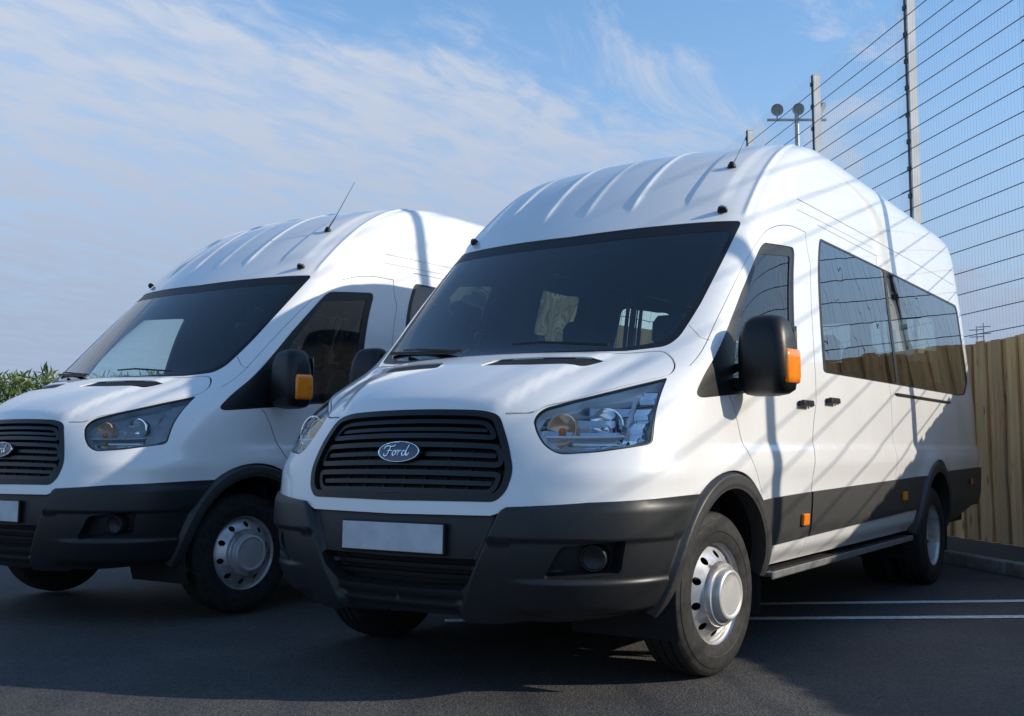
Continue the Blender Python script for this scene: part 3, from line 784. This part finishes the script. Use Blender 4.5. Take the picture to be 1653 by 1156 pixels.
def make_wheels(root):
    # tyre with three grooves and sidewall rings (wheel centre at the origin, outside is +x)
    tp = [(-.090, .212), (-.104, .235), (-.107, .270), (-.104, .300), (-.094, .326), (-.080, .340)]
    for g in (-.045, 0, .045): tp += [(g-.008, .345), (g-.006, .336), (g+.006, .336), (g+.008, .345)]
    tp += [(.080, .340), (.090, .331), (.094, .326), (.0955, .322), (.101, .308), (.1035, .307), (.1055, .300), (.107, .285), (.1085, .270), (.1085, .262), (.106, .258), (.105, .240), (.1035, .236), (.103, .226), (.096, .212)]
    tyre = MB().lathe(tp, 72)
    n0 = len(tyre.V)
    # cross grooves on the shoulders
    tyre_me = tyre.mesh('tyre', 'rubber', smooth=28)
    def disc(r0, x0, r1, x1, hole_r, n=10):
        """conical disc with round hand holes"""
        P = []; E = []; rm = (r0+r1)/2; nA = 120
        for k in range(nA): P.append((2*math.pi*rm*k/nA, 0)) 
        top0 = len(P)
        outer = [(0, r0), (2*math.pi*rm, r0), (2*math.pi*rm, r1), (0, r1)]
        inc = resample(np.array(outer, float), .02); ex = []
        for k in range(n):
            a = 2*math.pi*rm*(k+.5)/n; ex.append(np.array([(a+hole_r*math.cos(q), rm+hole_r*math.sin(q)*.95) for q in np.linspace(0, 2*math.pi, 18, endpoint=False)]))
        P = list(map(tuple, inc)); E = [(i, (i+1) % len(inc)) for i in range(len(inc))]
        for e in ex:
            o = len(P); P += list(map(tuple, e)); E += [(o+i, o+(i+1) % len(e)) for i in range(len(e))]
        vo, _, fo, *_r = delaunay_2d_cdt([Vector(p) for p in P], E, [], 0, 1e-7, False)
        M = np.array([tuple(v) for v in vo]); F = np.array([tuple(f) for f in fo]); c = M[F].mean(1); k = inside(c, inc)
        for e in ex: k &= ~inside(c, e)
        F = F[k]; V = []
        for a, r in M:
            t = a/rm; x = x0+(x1-x0)*(r-r0)/(r1-r0); V.append((x, r*math.cos(t), r*math.sin(t)))
        # hole walls
        base = len(V); W_ = []
        cnt = {(f[i], f[(i+1) % 3]) for f in F for i in range(3)}
        b = [(p, q) for (p, q) in cnt if (q, p) not in cnt and r0+.001 < M[p][1] < r1-.001 and 1e-4 < M[p][0] < 2*math.pi*rm-1e-4]
        ids = sorted({i for e in b for i in e}); ix = {i: base+j for j, i in enumerate(ids)}
        V += [(V[i][0]-.010, V[i][1], V[i][2]) for i in ids]
        return V, [tuple(f) for f in F]+[(p, ix[p], ix[q], q) for p, q in b]
    def rim_front():
        m = MB().lathe([(.090, .232), (.098, .231), (.100, .226), (.096, .220), (.084, .214), (.078, .206), (.060, .204), (.062, .198), (.056, .194), (-.08, .196), (-.095, .225)], 72)
        m.lathe([(.058, .197), (.063, .196), (.066, .192)], 72)
        V, F = disc(.192, .066, .137, .112, .0165); m.raw(V, F)
        m.lathe([(.112, .137), (.128, .134), (.136, .128), (.138, .118), (.136, .100)], 72)
        return m.mesh('rim', 'rim', smooth=30)
    def rim_rear():
        m = MB().lathe([(.090, .232), (.098, .231), (.100, .226), (.096, .220), (.080, .212), (.070, .202), (.02, .196), (-.035, .192), (-.05, .186)], 72)
        V, F = disc(.186, -.05, .125, -.06, .016); m.raw(V, F)
        m.lathe([(-.06, .125), (-.062, .085)], 48)
        return m.mesh('rim', 'rim', smooth=30)
    hub_f = MB().lathe([(.134, .110), (.158, .107), (.166, .102), (.169, .095), (.168, .088), (.1655, .083), (.167, .04), (.1675, .001)], 56).mesh('hub_cap', 'hub', smooth=25)
    hub_r = MB().lathe([(-.062, .088), (.0, .080), (.035, .074), (.040, .066), (.040, .001)], 48).mesh('hub_cap', 'hub', smooth=25)
    nut = MB()
    for k in range(6):
        t = 2*math.pi*k/6; nut.bar((-.06, .112*math.cos(t), .112*math.sin(t)), (-.035, .112*math.cos(t), .112*math.sin(t)), .013, .012, 6)
    nut_me = nut.mesh('wheel_nut', 'rim')
    rf, rrr = rim_front(), rim_rear()
    dark = MB().lathe([(-.02, .19), (-.02, .06)], 40).mesh('brake_drum', 'mesh_black')
    for sgn in (1, -1):
        for y, x, steer, fr in ((1.023, .868, -5.5, True), (4.775, .895, 0, False), (4.775, .655, 0, False)):
            w = bpy.data.objects.new('wheel', tyre_me.copy() if False else None)
            w = bpy.data.objects.new('wheel', dark); COL.objects.link(w); w.parent = root
            w.location = (sgn*x, y, .345)
            w.rotation_euler = (rng.uniform(-.6, .6), 0, R(steer)+(math.pi if sgn < 0 else 0))
            mk('tyre', tyre_me, w); mk('rim', rf if fr else rrr, w)
            if x > .7: mk('hub_cap', hub_f if fr else hub_r, w)
            if not fr and x > .7: mk('wheel_nut', nut_me, w)

def make_minibus():
    root = thing('minibus', 'white high-roof minibus in front with wire shadows along its side', 'minibus', (0, 0, 0), 'white high-roof minibuses parked side by side')
    full = poly([(0, 0), (10, 0), (10, 16), (0, 16)], 0, .08)
    mU = lambda u: np.interp(u, _k, _cu); mV = lambda v: np.interp(v, _kv, _cv)
    hu = np.concatenate([np.arange(.017, mU(4.4), .034), np.arange(mU(4.4), mU(7.6), .09), np.arange(mU(7.6), mU(10), .05)])
    ex = []
    for u in np.arange(mU(4.4), mU(7.6), .06):
        zz = np.linspace(4.9, 6.2, 14)
        for v in zz: ex.append((u, mV(v)))
    ex = np.array(ex)
    CUT = [VOID, BEND, *HOLE, *FLARE, BUMPER, CLAD, RBUMP, SILL, GRILLE, HEAD, BONNET, WS, DWIN, DOOR, SDOOR, SWIN, RWIN, *GAPS, GUT1, GUT2, RAIL_Y]
    V, F, Ln = patch(full, CUT, d_body, 0, .016, .036, hu, ex, 'B', RIBS)
    mk('body', mesh_from('body', V, F, 'white', Ln), root)
    # roof plateau
    us = np.linspace(0, 10, 81); P = S(us, np.full_like(us, 16.0)); V = []; F = []
    nx = 9
    for p in P:
        for j in range(nx):
            t = -1+2*j/(nx-1); V.append((p[0]*t, p[1], p[2]+.012*(1-t*t)))
    for i in range(len(P)-1):
        for j in range(nx-1): F.append((i*nx+j, i*nx+j+1, (i+1)*nx+j+1, (i+1)*nx+j))
    mk('roof', mesh_from('roof', V, F, 'white', None, True), root)
    # seams: dark seals sunk behind every shut line, pale trough for the roof gutter
    Vs, Fs, Ls = [], [], []
    for g in GAPS+[RAIL_Y]:
        V, F, Ln = patch(g, (), d_body, -.013, 0, .05, None, None, 'B'); o = sum(len(a) for a in Vs); Vs.append(V); Fs += [tuple(i+o for i in f) for f in F]; Ls.append(Ln)
    mk('door_seal', mesh_from('door_seal', np.concatenate(Vs), Fs, 'gap', np.concatenate(Ls)), root)
    for g in (GUT1, GUT2): both('roof_seam', 'white', root, inc=g, disp=d_body, off=-.005, skirt=0, h=.05)
    # bonnet with its two air slots
    V, F, Ln = patch(BONNET, [VENT, GAPS[0]], d_body, 0, .016, .030, None, None, 'B')
    bon = mk('bonnet', mesh_from('bonnet', V, F, 'white', Ln), root)
    for o in both('air_slot', 'mesh_black', bon, inc=VENT, disp=d_body, off=-.007, skirt=-.003): pass
    # doors
    fd = both('front_door', 'white', root, inc=DOOR, exc=[DWIN, CLAD, *GAPS, *FLARE, *HOLE], disp=d_body, skirt=.016, h=.04)
    sdoor = both('sliding_door', 'white', root, inc=SDOOR, exc=[SWIN, CLAD, *GAPS, GUT1, GUT2], disp=d_body, skirt=.016, h=.05, extra=ex)
    # black mouldings
    bf = both('wheel_arch', 'clad', root, inc=FLARE[0], exc=[HOLE[0], VOID], disp=d_flare(0), skirt=.07, h=.03, lines=FL[0])
    br = both('wheel_arch', 'clad', root, inc=FLARE[1], exc=[HOLE[1], VOID], disp=d_flare(1), skirt=.07, h=.03, lines=FL[1])
    for ca in (poly([(4.0, 3.62), (4.4, 3.62), (4.862, 3.72), (4.862, 2.09), (4.41, 2.0), (4.0, 2.0)]), poly([(4.878, 3.72), (6.5, 4.02), (6.5, 2.40), (5.9, 2.34), (4.878, 2.10)])):
        both('side_cladding', 'clad', root, inc=ca, exc=[*FLARE, *HOLE], disp=d_clad, skirt=.03, h=.05)
    both('sill_panel', 'white', root, inc=SILL, exc=[*FLARE, *HOLE, VOID, ribbon([(4.87, 2.1), (4.87, .9)], .006, 0)], disp=d_sill, skirt=.05, h=.05)
    V, F, Ln = patch(RBUMP, [FLARE[1], HOLE[1], VOID], d_clad, .012, .05, .06, None, None, 'B'); mk('rear_bumper', mesh_from('rear_bumper', V, F, 'clad', Ln), root)
    V, F, Ln = patch(BUMPER, [FLARE[0], HOLE[0], VOID, BEND, INTAKE, FOG], d_bumper, .006, .05, .024, None, None, 'B', BLINES); bump_o = mk('bumper', mesh_from('bumper', V, F, 'grey', Ln), root)
    V, F, Ln = patch(INTAKE, (), d_bumper, -.07, -.07, .04, None, None, 'B'); mk('lower_grille', mesh_from('lower_grille', V, F, 'mesh_black', Ln), bump_o)
    for v0 in (1.78, 2.08):
        V, F, Ln = patch(poly([(0, v0-.06), (.97, v0-.06), (.99, v0+.06), (0, v0+.06)]), (), d_bumper, -.035, .02, .04, None, None, 'B'); mk('slat', mesh_from('slat', V, F, 'black', Ln), bump_o)
    both('fog_recess', 'grey', bump_o, inc=FOG, off=-.075, skirt=-.082, disp=d_bumper)
    # tow eye cover and reflector rivet low on the bumper
    fogm = MB().lathe([(-.06, .052), (0, .052), (.006, .049), (.006, .043), (-.004, .041), (-.010, .02), (-.012, .001)], 32, 'z').mesh('fog_lamp', 'grey', smooth=30)
    foglens = MB().lathe([(.001, .041), (.004, .02), (.005, .001)], 32, 'z').mesh('lamp_lens', 'chrome', smooth=30)
    for sgn in (1, -1):
        f = mk('fog_lamp', fogm, bump_o); f.matrix_local = frame_at(2.43, 2.42, -.034, sgn, (0, -1.4, 0))
        lo = MB().lathe([(.001, .041), (.004, .02), (.005, .001)], 32, 'z')
    # wheels, wells, underside
    make_wheels(root)
    for sgn in (1, -1):
        for y in (1.023, 4.775):
            n = 24; V = []
            for k in range(n+1):
                t = -.35+(math.pi+.7)*k/n
                for x in (.50, .985): V.append((sgn*x, y+.452*math.cos(t), .36+.452*math.sin(t)))
            F = [(2*k, 2*k+1, 2*k+3, 2*k+2) for k in range(n)]
            c = len(V); V.append((sgn*.50, y, .36)); F += [(2*k, 2*k+2, c) for k in range(n)]
            mk('wheel_well', MB().raw(V, F).mesh('wheel_well', 'mesh_black'), root)
    und = MB().box((0, 3.6, .42), (1.7, 5.6, .12)).box((0, .62, .38), (1.35, .6, .14)).box((0, 4.775, .34), (1.4, .12, .12)).box((0, 1.023, .34), (1.5, .10, .10)).box((-.55, 3.0, .30), (.4, 1.2, .2)).bar((.25, 1.5, .32), (.25, 6.4, .32), .05, None, 10)
    mk('underbody', und.mesh('underbody', 'mesh_black'), root)
    for sgn in (1, -1):
        st = MB().box((sgn*.915, 2.92, .366), (.13, 2.62, .022)).box((sgn*.982, 2.92, .362), (.010, 2.62, .036)).mesh('side_step', 'step', bevel=.006)
        so_ = mk('side_step', st, root)
        rib = MB()
        for k in range(5): rib.box((sgn*(.865+k*.025), 2.92, .379), (.010, 2.5, .006))
        for y in (1.9, 2.9, 3.9): rib.box((sgn*.80, y, .34), (.25, .05, .04))
        mk('step_rib', rib.mesh('step_rib', 'black'), so_)
    # grille
    gin = inset(GRILLE, .030)
    V, F, Ln = patch(GRILLE, [gin], None, .003, .05, .02, None, None, 'B'); gr = mk('grille', mesh_from('grille', V, F, 'black', Ln), root)
    V, F, Ln = patch(GRILLE, (), None, -.062, 0, .05, None, None, 'B'); mk('grille_backing', mesh_from('grille_backing', V, F, 'mesh_black', Ln), gr)
    for (v0, v1, ua, ub) in ((4.19, 4.86, 1.20, 1.29), (4.98, 5.68, 1.29, 1.21), (5.80, 6.46, 1.17, 1.00)):
        ring = poly([(0, v0), (ua, v0), (ub, v1), (0, v1)], .05, .03); inn = inset(ring, .021)
        inn[np.abs(ring[:, 0]) < 1e-6, 0] = 0
        V, F, Ln = patch(ring, [inn], lambda u, v, P: -.012+0*u, 0, .03, .02, None, None, 'B'); mk('grille_loop', mesh_from('grille_loop', V, F, 'grillebar', Ln), gr)
        vm = (v0+v1)/2; um = (ua+ub)/2-.09
        V, F, Ln = patch(poly([(0, vm-.065), (um, vm-.065), (um, vm+.065), (0, vm+.065)], .008), (), None, -.020, .03, .02, None, None, 'B'); mk('slat', mesh_from('slat', V, F, 'grillebar', Ln), gr)
    gbars = MB()
    for x in np.linspace(-.42, .42, 9):
        uu_ = np.interp(abs(x), [0, .4, .8], [0, 1.04, 2.3]); a_, _n = at(uu_, 4.2, -.05); b_, _n = at(uu_, 6.35, -.05)
        a_.x = x; b_.x = x; gbars.bar(a_, b_, .008, .012)
    mk('grille_strut', gbars.mesh('grille_strut', 'black'), gr)
    # oval badge
    bm_ = frame_at(0, 5.34, -.004); em = MB()
    A_, B_ = .108, .043
    rings = []
    for s_, z in ((1., .0), (1., .011), (.985, .0145), (.955, .0145), (.94, .0125)): rings.append([(A_*s_*math.cos(t), B_*(s_ if s_ > .95 else s_-.03)*math.sin(t), z) for t in np.linspace(0, 2*math.pi, 48, endpoint=False)])
    badge = mk('badge', MB().loft(rings, False).mesh('badge', 'chrome', smooth=40), root); badge.matrix_local = bm_
    disc = [[(A_*s_*math.cos(t), B_*(s_-.03)*math.sin(t), z) for t in np.linspace(0, 2*math.pi, 48, endpoint=False)] for s_, z in ((.962, .0126), (.6, .0145), (.1, .0150))]
    mk('badge_field', MB().loft(disc).mesh('badge_field', 'blue', smooth=40), badge)
    let = MB()
    def stroke(P, w=.0024):
        P = [Vector((x*.112, y*.112+.001, .0160)) for x, y in P]
        let.path(P, w, 6)
    def oval(cx, cy, a, b, sl=.25): return [(cx+a*math.cos(t)+sl*b*math.sin(t), cy+b*math.sin(t)) for t in np.linspace(0, 2*math.pi, 15)]
    stroke([(-.66, .08), (-.60, .17), (-.48, .20), (-.34, .17), (-.20, .19), (-.14, .24)], .003)
    stroke([(-.36, .17), (-.40, .04), (-.47, -.12), (-.56, -.19), (-.64, -.16), (-.63, -.09)], .003)
    stroke([(-.50, .01), (-.38, .03), (-.28, .02)])
    stroke(oval(-.17, -.07, .075, .095), .0028)
    stroke([(-.09, -.02), (-.02, .03), (.05, .02), (.02, -.07), (.00, -.16)], .0028); stroke([(.03, -.04), (.10, .03), (.17, .02)])
    stroke(oval(.28, -.07, .085, .095), .0028)
    stroke([(.50, .24), (.43, .10), (.38, -.06), (.39, -.15), (.46, -.14), (.54, -.06)], .003)
    mk('lettering', let.mesh('lettering', 'chrome', smooth=50), badge)
    # number plate (blank in the photograph)
    nb = MB().box((0, .020, .609), (.535, .016, .125)).mesh('number_plate', 'black', bevel=.004)
    npb = mk('number_plate', nb, root); npb.rotation_euler = (R(-1.5), 0, 0)
    mk('plate_face', MB().box((0, .0115, .609), (.520, .004, .111)).mesh('plate_face', 'plate', bevel=.0015), npb)
    # windscreen and its black band
    V, F, Ln = patch(WS, [WSI], None, -.003, .02, .03, None, None, 'B'); ws = mk('windscreen', mesh_from('windscreen', V, F, 'black', Ln), root)
    V, F, Ln = patch(WSI, (), None, -.004, 0, .05, None, None, 'B'); mk('windscreen_glass', mesh_from('windscreen_glass', V, F, 'windscreen', Ln), ws)
    for (u0, v0, u1, v1, sg) in ((1.55, 9.68, .25, 9.82, 1), (.4, 9.66, 1.75, 9.98, -1)):
        a_, n_ = at(u0, v0, .022); b_, n2 = at(u1, v1, .020); c_, n3 = at((u0*1+u1*2)/3, (v0+2*v1)/3, .030)
        wp = MB().bar(a_, c_, .016, .010).bar(c_, b_, .012, .008)
        d_, _n = at(u0-.1*(u0-u1), v0+.05, .012); e_, _n = at(u1-(u0-u1)*.35, v1+.02, .010); wp.bar(d_, e_, .014, .016)
        if sg < 0: wp.V = [(-v[0], v[1], v[2]) for v in wp.V]
        mk('wiper', wp.mesh('wiper', 'black'), root)
    # side glass
    dw = both('door_window_frame', 'black', root, inc=DWIN, exc=[DGLS], off=-.006, skirt=.02, h=.04)
    for o in dw: o.name = 'door_window_frame'
    for o, g in zip(dw, both('door_window', 'doorglass', None, inc=DGLS, off=-.010, skirt=0, h=.06)): g.parent = o
    sw = both('window_surround', 'black', root, inc=SWIN, exc=PANES, off=-.001, skirt=.02, h=.06)
    for pn in PANES:
        for o, g in zip(sw, both('side_window', 'tint', None, inc=pn, off=-.0035, skirt=.006, h=.08)):
            g.parent = o
            if o is sw[1]: g.data.materials[0] = MAT['doorglass']
    rw = both('rear_window', 'doorglass', root, inc=RWIN, off=-.004, skirt=.006, h=.1)
    # headlights
    hin = inset(HEAD, .007)
    hl = both('headlight', 'black', root, inc=HEAD, exc=[hin], off=-.003, skirt=.012, h=.03)
    saw = lambda w_, dp: (lambda u, v, P: -dp*(((v-5.3)/w_) % 1.0))
    hh = both('lamp_housing', 'satin', None, inc=HEAD, off=-.060, skirt=-.056, h=.03)
    upper = both('upper_reflector', 'chrome', None, disp=saw(.50, .020), inc=inset(poly([(1.53, 6.48), (1.60, 6.12), (2.66, 6.16), (2.60, 7.2), (2.5, 7.85), (2.2, 7.66), (1.69, 7.10), (1.58, 6.97)], .02), .012), off=-.040, skirt=.015, h=.014)
    ln = both('lamp_lens', 'lens', None, inc=hin, off=-.002, skirt=0, h=.025)
    fan = both('side_reflector', 'chrome', None, disp=saw(.62, .030), inc=poly([(2.62, 5.85), (2.98, 5.95), (2.90, 6.9), (2.79, 8.1), (2.55, 7.75), (2.66, 6.9)], .02), off=-.022, skirt=.02, h=.018)
    strip = both('light_strip', 'chrome', None, disp=saw(.14, .010), inc=poly([(1.80, 5.72), (2.0, 5.62), (2.62, 5.78), (2.60, 5.98), (2.0, 5.88)], .01), off=-.022, skirt=.02, h=.009)
    sh = both('lamp_shelf', 'satin', None, inc=poly([(1.70, 5.98), (2.62, 6.06), (2.62, 6.13), (1.70, 6.06)], .004), off=-.012, skirt=.06, h=.03)
    for i, sgn in enumerate((1, -1)):
        for q in (hh, upper, ln, fan, strip, sh): q[i].parent = hl[i]
        def bowl(name, u, v, off, r, mat, zd, depth):
            prof = [(-depth*(1-(k/8)**2), max(.0015, r*k/8)) for k in range(9)]+[(.002, r*1.03), (.002, r*1.10), (-.03, r*1.12)]
            o = mk(name, MB().lathe(prof, 36, 'z').mesh(name, mat, smooth=40), hl[i]); o.matrix_local = frame_at(u, v, off, sgn, zd); return o
        bowl('main_beam', 2.34, 6.58, -.040, .070, 'chrome', (-.1, -2.2, 0), .055)
        bowl('indicator', 1.84, 6.42, -.032, .056, 'amberchrome', (0, -2.2, 0), .045)
        for (u, v, off, r_, m_) in ((2.36, 6.62, -.066, .020, 'chrome'), (1.86, 6.42, -.055, .016, 'amber')):
            b_ = mk('bulb', MB().lathe([(0, .0005), (.006, r_*.7), (.016, r_), (.026, r_*.7), (.032, .0005)], 18, 'z').mesh('bulb', m_, smooth=60), hl[i]); b_.matrix_local = frame_at(u, v, off, sgn, (0, -2.2, 0))
        bowl('projector', 2.10, 6.50, -.05, .022, 'satin', (0, -2.2, 0), .02)
    # door mirrors
    for sgn in (1, -1):
        rings = []
        for z, hx, hy, cx, cy in ((-.185, .055, .035, -.015, .02), (-.178, .090, .060, -.008, .012), (-.160, .108, .078, 0, .004), (-.10, .116, .088, 0, 0), (0, .116, .090, 0, 0), (.08, .108, .084, -.004, .004), (.135, .094, .072, -.010, .012), (.158, .078, .056, -.014, .018), (.168, .050, .034, -.016, .022)):
            rings.append([(sgn*p[0], p[1], p[2]) for p in rr(cx, cy, hx, hy, z, .05, 5)])
        m = mk('door_mirror', MB().loft(rings).mesh('door_mirror', 'black', smooth=50), root, (sgn*1.145, 1.19, 1.37))
        m.rotation_euler = (0, 0, R(-8*sgn))
        if sgn < 0: m.scale = (.86, .86, .86)
        mk('mirror_glass', MB().box((sgn*0, .0905, .0), (.19, .004, .24)).mesh('mirror_glass', 'mirror', bevel=.001), m)
        am = []
        for z, e in ((-.135, .0), (-.128, .008), (-.10, .011), (-.02, .011), (.008, .008), (.014, 0)):
            am.append([(sgn*p[0], p[1], p[2]) for p in rr(.108, .010, .006+e, .052+e, z, .016, 4)])
        mk('mirror_indicator', MB().loft(am).mesh('mirror_indicator', 'amber', smooth=50), m)
        ar = MB().bar((-sgn*.20, -.005, -.125), (-sgn*.06, 0, -.135), .09, .055).bar((-sgn*.20, .02, -.05), (-sgn*.06, .01, -.06), .05, .035).mesh('mirror_arm', 'black', bevel=.008)
        mk('mirror_arm', ar, m)
    # handles, side markers, sliding rail
    for i, sgn in enumerate((1, -1)):
        for k, (u, v, par) in enumerate(((4.80, 7.72, fd[i]), (5.08, 8.00, sdoor[i]))):
            hd = MB().box((0, 0, .022), (.150, .030, .020)).box((-.055, 0, .008), (.03, .026, .026)).box((.055, 0, .008), (.03, .026, .026)).box((.095, 0, .006), (.03, .034, .012)).mesh('door_handle', 'black', bevel=.005)
            h_ = mk('door_handle', hd, par); h_.matrix_local = frame_at(u, v, .0, sgn)
        for k, (u, v) in enumerate(((4.797, 2.78), (5.82, 3.10))):
            mm = MB().box((0, 0, .012), (.085, .058, .018)).mesh('side_marker', 'amber', bevel=.006); q = mk('side_marker', mm, root); q.matrix_local = frame_at(u, v, .008, sgn)
        q = mk('side_marker', MB().box((0, 0, .012), (.08, .05, .018)).mesh('side_marker', 'red', bevel=.006), root, None, None, 'red rear side marker'); q.matrix_local = frame_at(6.90, 3.40, .02, sgn)
        a_, _n = at(5.82, 8.95, .006); b_, _n = at(6.60, 8.95, .006)
        rl = MB().bar(a_, b_, .012, .018)
        rl.V = [(sgn*v[0], v[1], v[2]) for v in rl.V]; mk('door_rail', rl.mesh('door_rail', 'black', bevel=.003), root)
        rs = MB().box((0, 0, 0), (.12, .35, .10)).mesh('bumper_step', 'black', bevel=.02); mk('bumper_step', rs, root, (sgn*.80, 6.66, .66))
        # roof marker lamps above the windscreen corners
        rm_ = MB().loft([rr(0, 0, .036, .024, 0, .02), rr(0, 0, .035, .023, .012, .02), rr(0, 0, .029, .018, .032, .016), rr(0, 0, .016, .009, .040, .008)]).mesh('roof_marker', 'black', smooth=50)
        q = mk('roof_marker', rm_, root); q.matrix_local = frame_at(2.28, 12.12, .006, sgn) @ Matrix.Scale(.72, 4)
        ml = mk('lamp_lens', MB().loft([rr(0, .002, .022, .013, .030, .011), rr(0, .002, .020, .011, .040, .010), rr(0, .002, .012, .006, .045, .005)]).mesh('lamp_lens', 'lampglass', smooth=50), q)
    a_, n_ = at(2.0, 13.15, .012)
    an = mk('antenna', MB().lathe([(0, .024), (.010, .022), (.030, .010), (.032, .001)], 18, 'z').mesh('antenna', 'black', smooth=40), root, a_)
    wdir = Vector((.30, .35, .90)).normalized()
    mk('whip', MB().path([Vector((0, 0, .015)), wdir*.10, wdir*.12, wdir*.40], .0055, 6, .0016).mesh('whip', 'black', smooth=60), an)
    # inside
    lin_inc = poly([(0, 9.0), (3.0, 9.0), (3.3, 1.6), (10, 1.6), (10, 16), (0, 16)], 0, .12)
    V, F, Ln = patch(lin_inc, [WSI, inset(DWIN, .01), *PANES, RWIN, *HOLE], None, -.06, 0, .11, None, None, 'B'); mk('interior_lining', mesh_from('interior_lining', V, F, 'lining', Ln), root)
    V = [(p[0]*t, p[1], p[2]-.07) for p in S(us, np.full_like(us, 16.)) for t in (-1, 1)]; F = [(2*i, 2*i+1, 2*i+3, 2*i+2) for i in range(len(us)-1)]
    mk('headliner', mesh_from('headliner', V, F, 'lining'), root)
    eng = poly([(0, .6), (3.2, .6), (3.2, 9.2), (0, 9.3)], 0, .1)
    V, F, Ln = patch(eng, (), None, -.105, 0, .09, None, None, 'B'); mk('engine_bay', mesh_from('engine_bay', V, F, 'mesh_black', Ln), root)
    mk('cabin_floor', MB().box((0, 3.9, .62), (1.8, 5.3, .04)).box((0, 1.25, 1.0), (1.75, .05, .75)).mesh('cabin_floor', 'dash'), root)
    rings = []
    for x in np.linspace(-.86, .86, 13):
        hmp = .05*math.exp(-((x+.42)/.22)**2)
        rings.append([(x, .80+.10*x*x, 1.30), (x, 1.05, 1.345+hmp*.4), (x, 1.32, 1.345+hmp), (x, 1.46, 1.29+hmp*.6), (x, 1.50, 1.10), (x, 1.42, .95), (x, 1.0, .9)])
    da = mk('dashboard', MB().loft(rings).mesh('dashboard', 'dash', smooth=50), root)
    swm = MB()
    ringp = [(.185*math.cos(t), .185*math.sin(t), 0) for t in np.linspace(0, 2*math.pi, 33)]
    swm.path([Vector(p) for p in ringp], .015, 8).bar((-.17, 0, 0), (.17, 0, 0), .03, .015).bar((0, 0, 0), (0, -.17, 0), .03, .015).bar((0, 0, .02), (0, 0, -.05), .06, .06, 14)
    w_ = mk('steering_wheel', swm.mesh('steering_wheel', 'black', smooth=50), da, (-.43, 1.56, 1.27)); w_.rotation_euler = (R(58), 0, 0)
    mk('rear_view_mirror', rbox((0, 1.62, 2.02), (.24, .03, .08), .015, 'rear_view_mirror', 'black'), root)
    cush = MB().loft([rr(0, 0, .22, .22, 0, .06), rr(0, 0, .235, .235, .03, .07), rr(0, 0, .23, .23, .10, .07), rr(0, 0, .19, .19, .13, .06)]).mesh('seat', 'seat', smooth=50)
    def back(h):
        M = Matrix.Rotation(R(-12), 4, 'X')
        return MB().loft([rr(0, 0, .20, .05, 0, .05), rr(0, 0, .225, .065, .06, .06), rr(0, 0, .235, .06, h*.6, .06), rr(0, 0, .20, .05, h-.04, .05), rr(0, 0, .17, .03, h, .03)]).xform(M).mesh('backrest', 'seat', smooth=50)
    bk1, bk2 = back(.62), back(.66)
    hr = MB().loft([rr(0, 0, .10, .035, 0, .035), rr(0, 0, .125, .05, .03, .045), rr(0, 0, .12, .048, .13, .045), rr(0, 0, .09, .03, .17, .03)]).mesh('headrest', 'seat', smooth=50)
    spots = [(-.48, 2.0), (.12, 2.02), (.58, 2.02)]
    for y in (3.1, 3.95, 4.8, 5.6): spots += [(-.64, y), (-.18, y), (.64, y)]
    for (x, y) in spots:
        s_ = mk('seat', cush, root, (x, y, .80 if y < 2.5 else .74)); b_ = mk('backrest', bk1 if y < 2.5 else bk2, s_, (0, .22, .10)); mk('headrest', hr, s_, (0, .37, .76))
    return root

def copy_tree(o, parent=None):
    c = o.copy(); COL.objects.link(c); c.parent = parent
    if parent is not None: c.matrix_parent_inverse = o.matrix_parent_inverse.copy()
    for ch in list(o.children): copy_tree(ch, c)
    return c
van1 = make_minibus()
van2 = copy_tree(van1)
van2.location = (-2.98, .083, .012)
van2['label'] = 'white high-roof minibus on the left, half hidden, with dark headlight housings'
# the left bus has the darker lamp units
dark_me = {}
for h in [c for c in van2.children if c.name.startswith('headlight')]:
    h['label'] = 'headlight with dark grey inner housing'
    for c in h.children:
        base = c.name.split('.')[0]
        if base in ('lamp_housing', 'side_reflector', 'upper_reflector', 'lamp_shelf'):
            me = c.data.copy(); me.materials[0] = MAT['darkhousing']; c.data = me

# the far door mirror of the left bus does not show above its bonnet
for m in [c for c in van2.children if c.name.startswith('door_mirror') and c.location.x < 0]:
    for c in list(m.children): bpy.data.objects.remove(c)
    bpy.data.objects.remove(m)

# the front bus carries a shorter, cut-down aerial
for a_ in [c for c in van1.children if c.name.startswith('antenna')]:
    for c in a_.children:
        c.scale = (.5, .5, .5)
